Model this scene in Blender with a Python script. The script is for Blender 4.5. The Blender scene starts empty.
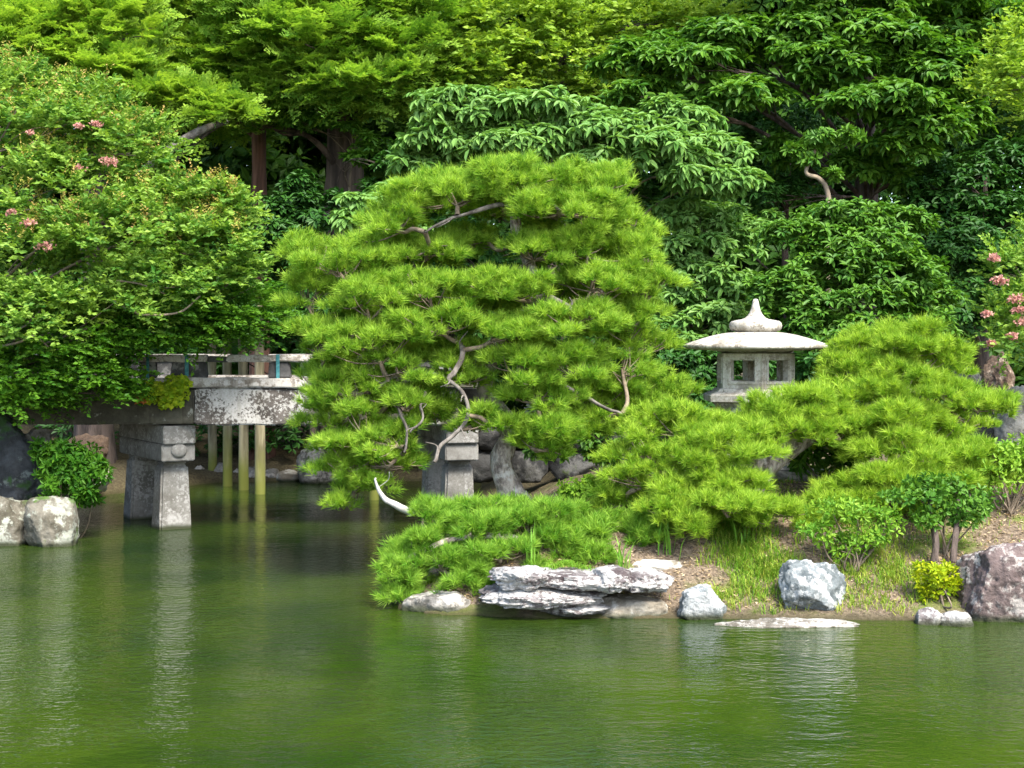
import bpy, bmesh, math
import numpy as np
from mathutils import Vector, noise as mnoise

R = math.radians
scene = bpy.context.scene
COL = scene.collection
F, EYE, HOR = 1500.0, 2.6, 345.0          # focal length in pixels, eye height over the water, horizon row

# ------------------------------------------------------------------ camera, sky, sun, exposure
cam_d = bpy.data.cameras.new("camera")
cam = bpy.data.objects.new("camera", cam_d)
COL.objects.link(cam)
cam.location = (0, 0, EYE)
cam.rotation_euler = (R(90), 0, 0)
cam_d.sensor_width = 36.0
cam_d.lens = 36.0 * F / 1024.0
cam_d.shift_y = -(384.0 - HOR) / 1024.0
cam_d.clip_start = 0.1
cam_d.clip_end = 1000
scene.camera = cam

SUN_EL, SUN_AZ = 52.0, 150.0              # azimuth clockwise from +Y (behind the camera, to the right)
world = bpy.data.worlds.new("World")
scene.world = world
world.use_nodes = True
wn = world.node_tree
bg = wn.nodes["Background"]
sky = wn.nodes.new("ShaderNodeTexSky")
sky.sky_type = 'NISHITA'
sky.sun_disc = False
sky.sun_elevation = R(SUN_EL)
sky.sun_rotation = R(SUN_AZ)
sky.air_density = 1.0
sky.dust_density = 2.0
wn.links.new(sky.outputs[0], bg.inputs[0])
bg.inputs[1].default_value = 0.15
sun_d = bpy.data.lights.new("sun", 'SUN')
sun_d.energy = 2.6
sun_d.angle = R(18.0)
sun_d.color = (1.0, 0.95, 0.86)
sun = bpy.data.objects.new("sun", sun_d)
COL.objects.link(sun)
sdir = Vector((math.cos(R(SUN_EL)) * math.sin(R(SUN_AZ)), math.cos(R(SUN_EL)) * math.cos(R(SUN_AZ)), math.sin(R(SUN_EL))))
sun.rotation_euler = sdir.to_track_quat('Z', 'Y').to_euler()
sun.location = (6, -10, 20)
vs = scene.view_settings
vs.view_transform = 'Standard'
vs.look = 'None'
vs.exposure = 1.95
vs.gamma = 1.0
cy = scene.cycles
cy.max_bounces = 6
cy.diffuse_bounces = 3
cy.glossy_bounces = 3
cy.transmission_bounces = 4
cy.transparent_max_bounces = 4
cy.sample_clamp_indirect = 4.0
cy.use_denoising = True
try:
    cy.denoiser = 'OPENIMAGEDENOISE'
except Exception:
    pass

# ------------------------------------------------------------------ helpers
def at(px, py, Y):
    return np.array([(px - 512.0) / F * Y, Y, EYE - (py - HOR) / F * Y])

def tag(o, label=None, cat=None, group=None, kind=None):
    if label: o['label'] = label
    if cat: o['category'] = cat
    if group: o['group'] = group
    if kind: o['kind'] = kind
    return o

def empty(name, loc, label, cat, group=None):
    o = bpy.data.objects.new(name, None)
    COL.objects.link(o)
    o.location = [float(v) for v in loc]
    o.empty_display_size = 0.2
    bpy.context.view_layer.update()
    return tag(o, label, cat, group)

class MB:
    """collects vertices, faces and a per-face tint; build() links ONE mesh object"""
    def __init__(s):
        s.v, s.f, s.t, s.n = [], [], [], 0
    def add(s, v, f, t=0.5):
        v = np.asarray(v, dtype=np.float64).reshape(-1, 3)
        f = np.asarray(f, dtype=np.int64)
        s.v.append(v)
        s.f.append(f + s.n)
        s.t.append(np.broadcast_to(np.asarray(t, dtype=np.float32), (len(f),)))
        s.n += len(v)
        return s
    def build(s, name, mat, parent=None, smooth=False):
        me = bpy.data.meshes.new(name)
        v = np.concatenate(s.v)
        if parent is not None:
            v = v - np.array(parent.matrix_world.translation)
        nf = sum(len(f) for f in s.f)
        tot = np.concatenate([np.full(len(f), f.shape[1], np.int32) for f in s.f])
        idx = np.concatenate([f.ravel() for f in s.f]).astype(np.int32)
        me.vertices.add(len(v)); me.vertices.foreach_set("co", v.ravel().astype(np.float32))
        me.loops.add(len(idx)); me.loops.foreach_set("vertex_index", idx)
        me.polygons.add(nf)
        st = np.zeros(nf, np.int32); st[1:] = np.cumsum(tot)[:-1]
        me.polygons.foreach_set("loop_start", st)
        me.polygons.foreach_set("loop_total", tot)
        me.polygons.foreach_set("use_smooth", np.full(nf, bool(smooth)))
        a = me.attributes.new("tint", 'FLOAT', 'FACE')
        a.data.foreach_set("value", np.concatenate(s.t).astype(np.float32))
        me.update(calc_edges=True)
        me.materials.append(mat)
        o = bpy.data.objects.new(name, me)
        COL.objects.link(o)
        if parent is not None:
            o.parent = parent
        return o

def nrm(a):
    return a / np.maximum(np.linalg.norm(a, axis=-1, keepdims=True), 1e-9)

# value noise, vectorised
def _hash(i, j, k, seed):
    h = (i * 374761393 + j * 668265263 + k * 2147483647 + seed * 1274126177) & 0xFFFFFFFF
    h = ((h ^ (h >> 13)) * 1274126177) & 0xFFFFFFFF
    h = h ^ (h >> 16)
    return (h & 0xFFFF) / 65535.0

def vnoise(P, seed=0):
    P = np.asarray(P, dtype=np.float64)
    b = np.floor(P).astype(np.int64); f = P - b
    f = f * f * (3 - 2 * f)
    r = 0
    for dx in (0, 1):
        for dy in (0, 1):
            for dz in (0, 1):
                w = (f[..., 0] if dx else 1 - f[..., 0]) * (f[..., 1] if dy else 1 - f[..., 1]) * (f[..., 2] if dz else 1 - f[..., 2])
                r = r + w * _hash(b[..., 0] + dx, b[..., 1] + dy, b[..., 2] + dz, seed)
    return r * 2 - 1

def fbm(P, seed=0, octv=4, gain=0.5):
    a, s, r = 1.0, 1.0, 0
    for o in range(octv):
        r = r + a * vnoise(np.asarray(P) * s, seed + o * 17)
        a *= gain; s *= 2.03
    return r

# ------------------------------------------------------------------ materials
def new_mat(name):
    m = bpy.data.materials.new(name)
    m.use_nodes = True
    nt = m.node_tree
    return m, nt, nt.nodes["Principled BSDF"], nt.nodes["Material Output"]

def nd(nt, t, **kw):
    n = nt.nodes.new(t)
    for k, v in kw.items():
        setattr(n, k, v)
    return n

def mixc(nt, fac, a, b, blend='MIX'):
    n = nd(nt, "ShaderNodeMix", data_type='RGBA', blend_type=blend)
    for sock, val in ((n.inputs[0], fac), (n.inputs[6], a), (n.inputs[7], b)):
        if isinstance(val, (int, float)): sock.default_value = val
        elif isinstance(val, tuple): sock.default_value = (*val[:3], 1.0)
        else: nt.links.new(val, sock)
    return n.outputs[2]

def ramp(nt, val, lo, hi):
    n = nd(nt, "ShaderNodeMapRange", interpolation_type='SMOOTHSTEP')
    nt.links.new(val, n.inputs[0])
    n.inputs[1].default_value = lo; n.inputs[2].default_value = hi
    return n.outputs[0]

def tex_noise(nt, scale, detail=4, rough=0.55, coord='Object', scl=None):
    tc = nd(nt, "ShaderNodeTexCoord")
    src = tc.outputs[coord]
    if scl:
        mp = nd(nt, "ShaderNodeMapping")
        mp.inputs['Scale'].default_value = scl
        nt.links.new(src, mp.inputs[0]); src = mp.outputs[0]
    n = nd(nt, "ShaderNodeTexNoise")
    n.inputs['Scale'].default_value = scale; n.inputs['Detail'].default_value = detail; n.inputs['Roughness'].default_value = rough
    nt.links.new(src, n.inputs['Vector'])
    return n.outputs['Fac']

def bump(nt, b, height, strength, dist):
    n = nd(nt, "ShaderNodeBump")
    n.inputs['Strength'].default_value = strength; n.inputs['Distance'].default_value = dist
    nt.links.new(height, n.inputs['Height'])
    nt.links.new(n.outputs[0], b.inputs['Normal'])

def leaf_mat(name, ca, cb, rough=0.5, trans=0.3, spec=0.4, tcol=None):
    spec *= 0.55; rough = max(rough, 0.5)
    """two leaf colours blended by each leaf's own tint; thin leaves let some light through"""
    m, nt, b, out = new_mat(name)
    at_ = nd(nt, "ShaderNodeAttribute", attribute_name="tint")
    c = mixc(nt, at_.outputs['Fac'], ca, cb)
    nt.links.new(c, b.inputs['Base Color'])
    b.inputs['Roughness'].default_value = rough
    b.inputs['Specular IOR Level'].default_value = spec
    tr = nd(nt, "ShaderNodeBsdfTranslucent")
    t2 = mixc(nt, 1.0, c, tcol or (1.0, 1.0, 0.45), 'MULTIPLY')
    g = mixc(nt, 1.0, t2, (1.5, 1.5, 1.5), 'MULTIPLY')
    nt.links.new(g, tr.inputs[0])
    mx = nd(nt, "ShaderNodeMixShader")
    mx.inputs[0].default_value = trans
    nt.links.new(b.outputs[0], mx.inputs[1]); nt.links.new(tr.outputs[0], mx.inputs[2])
    nt.links.new(mx.outputs[0], out.inputs[0])
    return m

def bark_mat(name, ca, cb, scale=6, stretch=0.25, dist=0.02, lichen=None):
    m, nt, b, out = new_mat(name)
    n1 = tex_noise(nt, scale, 6, 0.65, scl=(1, 1, stretch))
    n2 = tex_noise(nt, scale * 0.4, 4, 0.6)
    c = mixc(nt, ramp(nt, n1, 0.35, 0.65), ca, cb)
    if lichen:
        c = mixc(nt, ramp(nt, n2, 0.55, 0.68), c, lichen)
    nt.links.new(c, b.inputs['Base Color'])
    b.inputs['Roughness'].default_value = 0.9
    bump(nt, b, n1, 1.0, dist)
    return m

def stone_mat(name, base, dark, lichen, lich_amt=0.5, scale=4.0, moss=None, moss_amt=0.0, dist=0.02, speck=14.0, wet=True):
    """weathered stone: grain, dark staining, patches of pale lichen, moss, a wet dark band at the waterline"""
    m, nt, b, out = new_mat(name)
    n1 = tex_noise(nt, scale, 8, 0.65)
    n2 = tex_noise(nt, scale * 0.45, 6, 0.6)
    n3 = tex_noise(nt, speck, 6, 0.7)
    n4 = tex_noise(nt, scale * 9, 4, 0.7)
    c = mixc(nt, ramp(nt, n1, 0.36, 0.62), dark, base)
    mul = nd(nt, "ShaderNodeMath", operation='ADD')
    nt.links.new(n3, mul.inputs[0]); nt.links.new(n2, mul.inputs[1])
    t = 1.28 - 0.5 * lich_amt
    c = mixc(nt, ramp(nt, mul.outputs[0], t - 0.06, t + 0.05), c, lichen)
    c = mixc(nt, ramp(nt, n4, 0.3, 0.75), c, mixc(nt, 1.0, c, (0.72, 0.70, 0.68), 'MULTIPLY'))
    if moss:
        n5 = tex_noise(nt, scale * 0.7, 5, 0.6)
        c = mixc(nt, ramp(nt, n5, 0.72 - 0.4 * moss_amt, 0.8 - 0.4 * moss_amt), c, moss)
    if not wet:
        # rain streaks running down the faces
        n6 = tex_noise(nt, 7.0, 4, 0.6, scl=(1, 1, 0.10))
        c = mixc(nt, ramp(nt, n6, 0.50, 0.68), c, mixc(nt, 1.0, c, (0.70, 0.68, 0.64), 'MULTIPLY'))
    if wet:
        geo = nd(nt, "ShaderNodeNewGeometry")
        sp = nd(nt, "ShaderNodeSeparateXYZ")
        nt.links.new(geo.outputs['Position'], sp.inputs[0])
        ad = nd(nt, "ShaderNodeMath", operation='MULTIPLY_ADD')
        nt.links.new(n2, ad.inputs[0]); ad.inputs[1].default_value = -0.12
        nt.links.new(sp.outputs[2], ad.inputs[2])
        w = ramp(nt, ad.outputs[0], -0.05, 0.03)
        c = mixc(nt, w, (0.035, 0.04, 0.02), c)
    nt.links.new(c, b.inputs['Base Color'])
    b.inputs['Roughness'].default_value = 0.85
    b.inputs['Specular IOR Level'].default_value = 0.25
    hs = nd(nt, "ShaderNodeMath", operation='MULTIPLY_ADD')
    nt.links.new(n4, hs.inputs[0]); hs.inputs[1].default_value = 0.35
    nt.links.new(n1, hs.inputs[2])
    bump(nt, b, hs.outputs[0], 0.9, dist)
    return m

M = {}
M['pine'] = leaf_mat("pine needles", (0.07, 0.19, 0.010), (0.33, 0.48, 0.055), 0.55, 0.35, 0.25)
M['pine_low'] = leaf_mat("creeping pine needles", (0.065, 0.19, 0.012), (0.27, 0.43, 0.055), 0.55, 0.35, 0.25)
M['pine_right'] = leaf_mat("pruned pine needles", (0.09, 0.21, 0.010), (0.36, 0.50, 0.055), 0.55, 0.35, 0.25)
M['fir'] = leaf_mat("fir sprays", (0.085, 0.20, 0.022), (0.26, 0.41, 0.055), 0.6, 0.40, 0.2)
M['fir_yellow'] = leaf_mat("yellow fir sprays", (0.095, 0.21, 0.022), (0.29, 0.43, 0.055), 0.6, 0.40, 0.2)
M['maple'] = leaf_mat("maple leaves", (0.028, 0.105, 0.008), (0.095, 0.215, 0.014), 0.5, 0.38, 0.25)
M['light_leaf'] = leaf_mat("light fine leaves", (0.10, 0.21, 0.018), (0.28, 0.40, 0.045), 0.5, 0.38, 0.25)
M['droop'] = leaf_mat("drooping pale leaves", (0.085, 0.205, 0.035), (0.19, 0.33, 0.085), 0.5, 0.30, 0.35)
M['gloss'] = leaf_mat("glossy evergreen leaves", (0.032, 0.115, 0.010), (0.115, 0.24, 0.022), 0.5, 0.30, 0.4)
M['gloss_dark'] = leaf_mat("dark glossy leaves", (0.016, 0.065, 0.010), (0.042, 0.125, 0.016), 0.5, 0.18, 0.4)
M['gloss_blue'] = leaf_mat("cool green shrub leaves", (0.032, 0.115, 0.010), (0.11, 0.23, 0.022), 0.5, 0.26, 0.4)
M['myrtle'] = leaf_mat("crape myrtle leaves", (0.040, 0.140, 0.016), (0.22, 0.345, 0.050), 0.5, 0.36, 0.3)
M['azalea'] = leaf_mat("azalea leaves", (0.07, 0.19, 0.014), (0.22, 0.36, 0.035), 0.5, 0.33, 0.3)
M['yellow'] = leaf_mat("yellow green leaves", (0.16, 0.27, 0.008), (0.40, 0.43, 0.012), 0.5, 0.33, 0.25)
M['vine'] = leaf_mat("vine leaves", (0.14, 0.27, 0.012), (0.36, 0.42, 0.020), 0.5, 0.33, 0.25)
M['red_leaf'] = leaf_mat("reddened vine leaves", (0.42, 0.10, 0.05), (0.50, 0.17, 0.05), 0.5, 0.3, 0.3)
M['tips'] = leaf_mat("bronze shoot tips", (0.26, 0.30, 0.04), (0.40, 0.27, 0.09), 0.5, 0.3, 0.3)
M['bloom'] = leaf_mat("pink blossom", (0.42, 0.18, 0.16), (0.48, 0.28, 0.22), 0.6, 0.3, 0.2, (1, 1, 1))
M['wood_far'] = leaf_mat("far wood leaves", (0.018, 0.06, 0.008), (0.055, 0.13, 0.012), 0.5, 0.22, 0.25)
M['grass'] = leaf_mat("grass blades", (0.09, 0.23, 0.014), (0.36, 0.38, 0.07), 0.6, 0.3, 0.25)
M['litter'] = leaf_mat("dry litter", (0.20, 0.13, 0.06), (0.48, 0.38, 0.24), 0.8, 0.1, 0.2)
M['blade'] = leaf_mat("long blades", (0.08, 0.22, 0.02), (0.18, 0.35, 0.04), 0.5, 0.25, 0.4)
M['bark_pine'] = bark_mat("pine bark", (0.12, 0.095, 0.08), (0.46, 0.40, 0.35), 16, 0.5, 0.06, (0.50, 0.47, 0.44))
M['bark_branch'] = bark_mat("grey branch bark", (0.055, 0.046, 0.038), (0.175, 0.155, 0.135), 12, 0.6, 0.01)
M['bark_twig'] = bark_mat("twig bark", (0.10, 0.075, 0.05), (0.22, 0.17, 0.12), 12, 0.6, 0.005)
M['bark_red'] = bark_mat("red brown bark", (0.055, 0.026, 0.018), (0.17, 0.085, 0.06), 7, 0.08, 0.05)
M['bark_dark'] = bark_mat("dark bark", (0.026, 0.018, 0.014), (0.12, 0.088, 0.07), 5, 0.10, 0.08)
M['bark_pale'] = bark_mat("pale smooth bark", (0.10, 0.08, 0.055), (0.23, 0.18, 0.125), 4, 0.4, 0.01)
M['bleached'] = bark_mat("bleached wood", (0.26, 0.24, 0.21), (0.48, 0.46, 0.42), 14, 0.3, 0.01)
M['st_white'] = stone_mat("white lichened rock", (0.199, 0.178, 0.172), (0.073, 0.056, 0.056), (0.397, 0.385, 0.364), 0.62, 6.0, (0.07, 0.09, 0.015), 0.10, 0.05, 16)
M['st_blue'] = stone_mat("blue grey rock", (0.179, 0.201, 0.201), (0.079, 0.095, 0.098), (0.349, 0.364, 0.359), 0.55, 5.0, None, 0, 0.05, 9)
M['st_purple'] = stone_mat("purple brown rock", (0.144, 0.108, 0.101), (0.072, 0.054, 0.050), (0.331, 0.302, 0.274), 0.42, 3.0, None, 0, 0.05, 8)
M['st_grey'] = stone_mat("grey shore rock", (0.195, 0.189, 0.169), (0.085, 0.078, 0.065), (0.351, 0.332, 0.293), 0.45, 4.0, (0.06, 0.08, 0.015), 0.22, 0.04, 9)
M['st_cream'] = stone_mat("cream rock", (0.304, 0.277, 0.224), (0.178, 0.152, 0.112), (0.436, 0.416, 0.363), 0.5, 4.0, (0.07, 0.08, 0.02), 0.15, 0.03, 8)
M['st_mossy'] = stone_mat("mossy bank rock", (0.167, 0.155, 0.124), (0.068, 0.062, 0.043), (0.285, 0.298, 0.248), 0.5, 3.0, (0.06, 0.11, 0.02), 0.42, 0.05, 7)
M['st_slab'] = stone_mat("shore slab", (0.21, 0.19, 0.16), (0.10, 0.09, 0.07), (0.34, 0.325, 0.29), 0.45, 5.0, (0.06, 0.075, 0.02), 0.12, 0.03, 14, False)
M['st_dark'] = stone_mat("dark standing rock", (0.055, 0.06, 0.065), (0.025, 0.028, 0.03), (0.12, 0.14, 0.13), 0.25, 2.5, (0.025, 0.06, 0.015), 0.35, 0.05, 6)
M['st_wall'] = stone_mat("dark wall stone", (0.042, 0.043, 0.042), (0.018, 0.018, 0.017), (0.078, 0.078, 0.072), 0.4, 3.0, (0.05, 0.07, 0.02), 0.2, 0.04, 6)
M['st_brown'] = stone_mat("brown rock", (0.154, 0.105, 0.070), (0.084, 0.056, 0.038), (0.315, 0.252, 0.189), 0.3, 3.0, None, 0, 0.05, 6)
M['lantern'] = stone_mat("lantern granite", (0.38, 0.355, 0.30), (0.21, 0.19, 0.155), (0.48, 0.455, 0.40), 0.55, 6.0, None, 0, 0.010, 24, False)
M['lantern_body'] = stone_mat("lantern chamber granite", (0.40, 0.375, 0.31), (0.25, 0.23, 0.19), (0.48, 0.465, 0.41), 0.5, 6.0, None, 0, 0.006, 18, False)
M['br_lichen'] = stone_mat("bridge beam white lichen", (0.118, 0.105, 0.093), (0.053, 0.046, 0.040), (0.409, 0.403, 0.378), 0.50, 4.0, None, 0, 0.012, 22, False)
M['br_dull'] = stone_mat("bridge beam dull stone", (0.100, 0.095, 0.071), (0.053, 0.050, 0.037), (0.221, 0.227, 0.195), 0.28, 2.2, (0.08, 0.09, 0.03), 0.25, 0.01, 8, False)
M['br_pale'] = stone_mat("bridge kerb pale stone", (0.330, 0.297, 0.257), (0.158, 0.139, 0.119), (0.462, 0.442, 0.409), 0.55, 5.0, None, 0, 0.01, 14, False)
M['br_dark'] = stone_mat("bridge post dark stone", (0.091, 0.091, 0.091), (0.049, 0.049, 0.049), (0.210, 0.210, 0.203), 0.3, 4.0, None, 0, 0.01, 9, False)
M['br_pier'] = stone_mat("bridge pier granite", (0.231, 0.226, 0.209), (0.138, 0.132, 0.116), (0.319, 0.314, 0.297), 0.45, 3.0, None, 0, 0.008, 22)
m, nt, b, out = new_mat("teal strap")
b.inputs['Base Color'].default_value = (0.03, 0.17, 0.19, 1); b.inputs['Roughness'].default_value = 0.7
nt.links.new(mixc(nt, ramp(nt, tex_noise(nt, 30), 0.4, 0.7), (0.02, 0.14, 0.16), (0.07, 0.24, 0.25)), b.inputs['Base Color'])
M['teal'] = m
# log poles: pale wood above, wet moss below
m, nt, b, out = new_mat("mossy log")
n1 = tex_noise(nt, 8, 5, 0.6, scl=(1, 1, 0.12))
n2 = tex_noise(nt, 2.2, 4, 0.6, scl=(1, 1, 0.5))
c = mixc(nt, ramp(nt, n1, 0.35, 0.65), (0.10, 0.085, 0.045), (0.27, 0.24, 0.15))
geo = nd(nt, "ShaderNodeNewGeometry"); sp = nd(nt, "ShaderNodeSeparateXYZ"); nt.links.new(geo.outputs['Position'], sp.inputs[0])
ad = nd(nt, "ShaderNodeMath", operation='MULTIPLY_ADD'); nt.links.new(n2, ad.inputs[0]); ad.inputs[1].default_value = 1.6; nt.links.new(sp.outputs[2], ad.inputs[2])
c = mixc(nt, ramp(nt, ad.outputs[0], 0.9, 1.9), (0.13, 0.145, 0.020), c)
nt.links.new(c, b.inputs['Base Color']); b.inputs['Roughness'].default_value = 0.85
bump(nt, b, n1, 0.8, 0.01)
M['log'] = m
# soil with litter and moss
m, nt, b, out = new_mat("soil")
n1 = tex_noise(nt, 22, 8, 0.7); n2 = tex_noise(nt, 1.1, 6, 0.6); n3 = tex_noise(nt, 60, 5, 0.7)
c = mixc(nt, ramp(nt, n1, 0.35, 0.68), (0.07, 0.05, 0.035), (0.25, 0.19, 0.13))
c = mixc(nt, ramp(nt, n3, 0.5, 0.72), c, (0.33, 0.27, 0.20))
c = mixc(nt, ramp(nt, n2, 0.5, 0.64), c, mixc(nt, n1, (0.06, 0.09, 0.015), (0.16, 0.21, 0.03)))
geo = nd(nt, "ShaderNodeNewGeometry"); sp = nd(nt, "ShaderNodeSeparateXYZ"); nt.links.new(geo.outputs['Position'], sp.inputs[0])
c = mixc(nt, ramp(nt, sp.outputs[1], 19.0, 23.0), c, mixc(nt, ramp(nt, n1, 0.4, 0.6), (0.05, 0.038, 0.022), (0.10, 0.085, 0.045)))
c = mixc(nt, ramp(nt, sp.outputs[2], -0.02, 0.10), (0.05, 0.045, 0.02), c)
nt.links.new(c, b.inputs['Base Color']); b.inputs['Roughness'].default_value = 0.95; b.inputs['Specular IOR Level'].default_value = 0.15
bump(nt, b, n1, 1.0, 0.04)
M['soil'] = m
# pond water: murky green, small wind ripples
m, nt, b, out = new_mat("pond water")
murk = tex_noise(nt, 0.35, 4, 0.6, scl=(1, 0.7, 1))
nt.links.new(mixc(nt, ramp(nt, murk, 0.35, 0.65), (0.009, 0.024, 0.003), (0.026, 0.046, 0.004)), b.inputs['Base Color'])
b.inputs['Roughness'].default_value = 0.02
b.inputs['IOR'].default_value = 1.42
b.inputs['Specular IOR Level'].default_value = 0.5
w1 = tex_noise(nt, 8.0, 3, 0.55, scl=(1.0, 1.5, 1))
w2 = tex_noise(nt, 1.5, 2, 0.5, scl=(0.7, 1.4, 1))
w4 = tex_noise(nt, 26.0, 2, 0.5, scl=(0.9, 1.3, 1))
w3 = tex_noise(nt, 0.30, 3, 0.55, scl=(1, 0.6, 1))
gain = ramp(nt, w3, 0.36, 0.66)
def madd(a_, k_, c_):
    n = nd(nt, "ShaderNodeMath", operation='MULTIPLY_ADD')
    nt.links.new(a_, n.inputs[0])
    for i_, v_ in ((1, k_), (2, c_)):
        if isinstance(v_, (int, float)): n.inputs[i_].default_value = v_
        else: nt.links.new(v_, n.inputs[i_])
    return n.outputs[0]
tcw = nd(nt, "ShaderNodeTexCoord"); mpw = nd(nt, "ShaderNodeMapping")
mpw.inputs['Location'].default_value = (2.0 / 1.5, -17.0 / 3.2, 0); mpw.inputs['Scale'].default_value = (1 / 1.5, 1 / 3.2, 1)
nt.links.new(tcw.outputs['Object'], mpw.inputs[0])
vl = nd(nt, "ShaderNodeVectorMath", operation='LENGTH'); nt.links.new(mpw.outputs[0], vl.inputs[0])
gust = ramp(nt, madd(w3, 0.9, vl.outputs['Value']), 1.5, 0.7)
gain = madd(gust, 1.3, gain)
hh = madd(w2, 1.1, madd(madd(w4, 0.20, w1), madd(gain, 1.5, 0.40), 0.0))
bump(nt, b, hh, 1.0, 0.017)
M['water'] = m

# ------------------------------------------------------------------ ground and water
PEN = np.array([(-1.15, 14.75), (-0.75, 14.45), (0.2, 14.25), (1.6, 14.2), (3.6, 14.1), (6.2, 14.15), (12, 13.6), (40, 12), (90, 12), (90, 160), (-0.6, 160), (-0.6, 23.5), (-0.8, 20), (-1.25, 17.2), (-1.3, 15.6)])
LEFT = np.array([(-90, 19.0), (-12, 19.3), (-6.6, 19.6), (-5.9, 19.95), (-6.1, 20.6), (-7.1, 21.6), (-7.6, 23.5), (-7.0, 26), (-5.6, 28.2), (-3.5, 28.8), (-0.5, 28.4), (2, 29), (2, 160), (-90, 160)])
NEAR = np.array([(-90, -60), (90, -60), (90, 3.0), (20, 4.2), (-20, 4.0), (-90, 3)])

def poly_inside_dist(P, poly):
    x, y = P[:, 0], P[:, 1]
    d = np.full(len(P), 1e9); ins = np.zeros(len(P), bool)
    for i in range(len(poly)):
        a, b_ = poly[i], poly[(i + 1) % len(poly)]
        e = b_ - a
        t = np.clip(((x - a[0]) * e[0] + (y - a[1]) * e[1]) / (e @ e), 0, 1)
        d = np.minimum(d, np.hypot(x - a[0] - t * e[0], y - a[1] - t * e[1]))
        c = (a[1] > y) != (b_[1] > y)
        xi = (b_[0] - a[0]) * (y - a[1]) / (b_[1] - a[1] + 1e-12) + a[0]
        ins ^= c & (x < xi)
    return np.where(ins, d, -d)

def ground_h(P):
    P = np.asarray(P, dtype=np.float64)
    P3 = np.c_[P[:, :2], np.zeros(len(P))]
    dp = poly_inside_dist(P, PEN); dl = poly_inside_dist(P, LEFT); dn = poly_inside_dist(P, NEAR)
    xs = [-2.0, -0.05, 0.0, 0.25, 1.4, 2.9, 4.5, 8, 16, 30, 150]
    hp = np.interp(dp, xs, [-1.1, -0.25, 0.0, 0.10, 0.60, 1.0, 1.08, 1.1, 1.6, 9, 60])
    hl = np.interp(dl, xs, [-1.1, -0.25, 0.0, 0.18, 0.42, 0.7, 0.95, 1.4, 4.0, 16, 60])
    hn = np.interp(dn, xs, [-1.1, -0.3, 0.0, 0.3, 0.7, 1.0, 1.0, 1.0, 1.0, 1.0, 1.0])
    h = np.maximum(np.maximum(hp, hl), hn)
    w = np.clip((h + 0.1) / 0.4, 0.0, 1.0)
    return h + w * (0.06 * fbm(P3 * 0.9, 3, 3) + 0.025 * fbm(P3 * 5.0, 9, 3))

def gh(x, y):
    return float(ground_h(np.array([[x, y]]))[0])

gx = np.unique(np.concatenate([np.linspace(-90, -12, 30), np.linspace(-12, -8.5, 15), np.arange(-8.5, 9.5, 0.09), np.linspace(9.5, 14, 16), np.linspace(14, 90, 30)]))
gy = np.unique(np.concatenate([np.linspace(-60, 0, 14), np.linspace(0, 13, 22), np.arange(13, 24, 0.09), np.arange(24, 31, 0.2), np.linspace(31, 46, 26), np.linspace(46, 160, 24)]))
GX, GY = np.meshgrid(gx, gy)
pts = np.c_[GX.ravel(), GY.ravel()]
gz = ground_h(pts)
nx, ny = len(gx), len(gy)
ii = (np.arange(ny - 1)[:, None] * nx + np.arange(nx - 1)[None, :]).ravel()
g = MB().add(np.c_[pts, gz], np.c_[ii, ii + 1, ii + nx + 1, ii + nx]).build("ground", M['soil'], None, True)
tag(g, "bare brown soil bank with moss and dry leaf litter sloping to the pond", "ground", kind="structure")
wv = MB().add([(-90, -60, 0), (90, -60, 0), (90, 60, 0), (-90, 60, 0)], [(0, 1, 2, 3)]).build("pond_water", M['water'])
tag(wv, "dark green rippled pond water reflecting the trees", "water", kind="structure")

# ------------------------------------------------------------------ shape builders
def smooth_path(p, n=6):
    p = np.asarray(p, dtype=np.float64)
    if len(p) < 3:
        return np.array([p[0] + (p[-1] - p[0]) * t for t in np.linspace(0, 1, n + 1)])
    q = np.vstack([2 * p[0] - p[1], p, 2 * p[-1] - p[-2]])
    o = []
    for i in range(1, len(q) - 2):
        for t in np.linspace(0, 1, n, endpoint=False):
            a, b_, c_, d = q[i - 1], q[i], q[i + 1], q[i + 2]
            o.append(0.5 * (2 * b_ + (c_ - a) * t + (2 * a - 5 * b_ + 4 * c_ - d) * t * t + (3 * b_ - a - 3 * c_ + d) * t ** 3))
    o.append(q[-2])
    return np.array(o)

def tube(mb, p, r0, r1, sides=8, wob=0.0, seed=0, flare=0.0):
    p = np.asarray(p, dtype=np.float64)
    n = len(p)
    t = nrm(np.gradient(p, axis=0))
    u = np.cross(t[0], (0.3, 0.9, 0.1)); u /= np.linalg.norm(u)
    s = np.linspace(0, 1, n)
    rad = r0 + (r1 - r0) * s + flare * r0 * np.exp(-s * 9)
    V = []
    ang = np.linspace(0, 2 * math.pi, sides, endpoint=False)
    for i in range(n):
        u = u - t[i] * (u @ t[i]); u /= np.linalg.norm(u)
        v = np.cross(t[i], u)
        ring = np.cos(ang)[:, None] * u + np.sin(ang)[:, None] * v
        rr = np.full(sides, rad[i])
        if wob:
            rr = rr * (1 + wob * vnoise(ring * 1.3 + p[i] * 2.2, seed) + 0.5 * wob * vnoise(ring * 3 + p[i] * 6, seed + 5))
        V.append(p[i] + ring * rr[:, None])
    V = np.concatenate(V)
    a = (np.arange(n - 1)[:, None] * sides + np.arange(sides)[None, :]).ravel()
    b_ = (np.arange(n - 1)[:, None] * sides + (np.arange(sides)[None, :] + 1) % sides).ravel()
    mb.add(V, np.c_[a, b_, b_ + sides, a + sides])
    mb.add(np.vstack([V[-sides:], p[-1] + t[-1] * rad[-1] * 0.6]), [(k, (k + 1) % sides, sides) for k in range(sides)])

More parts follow.
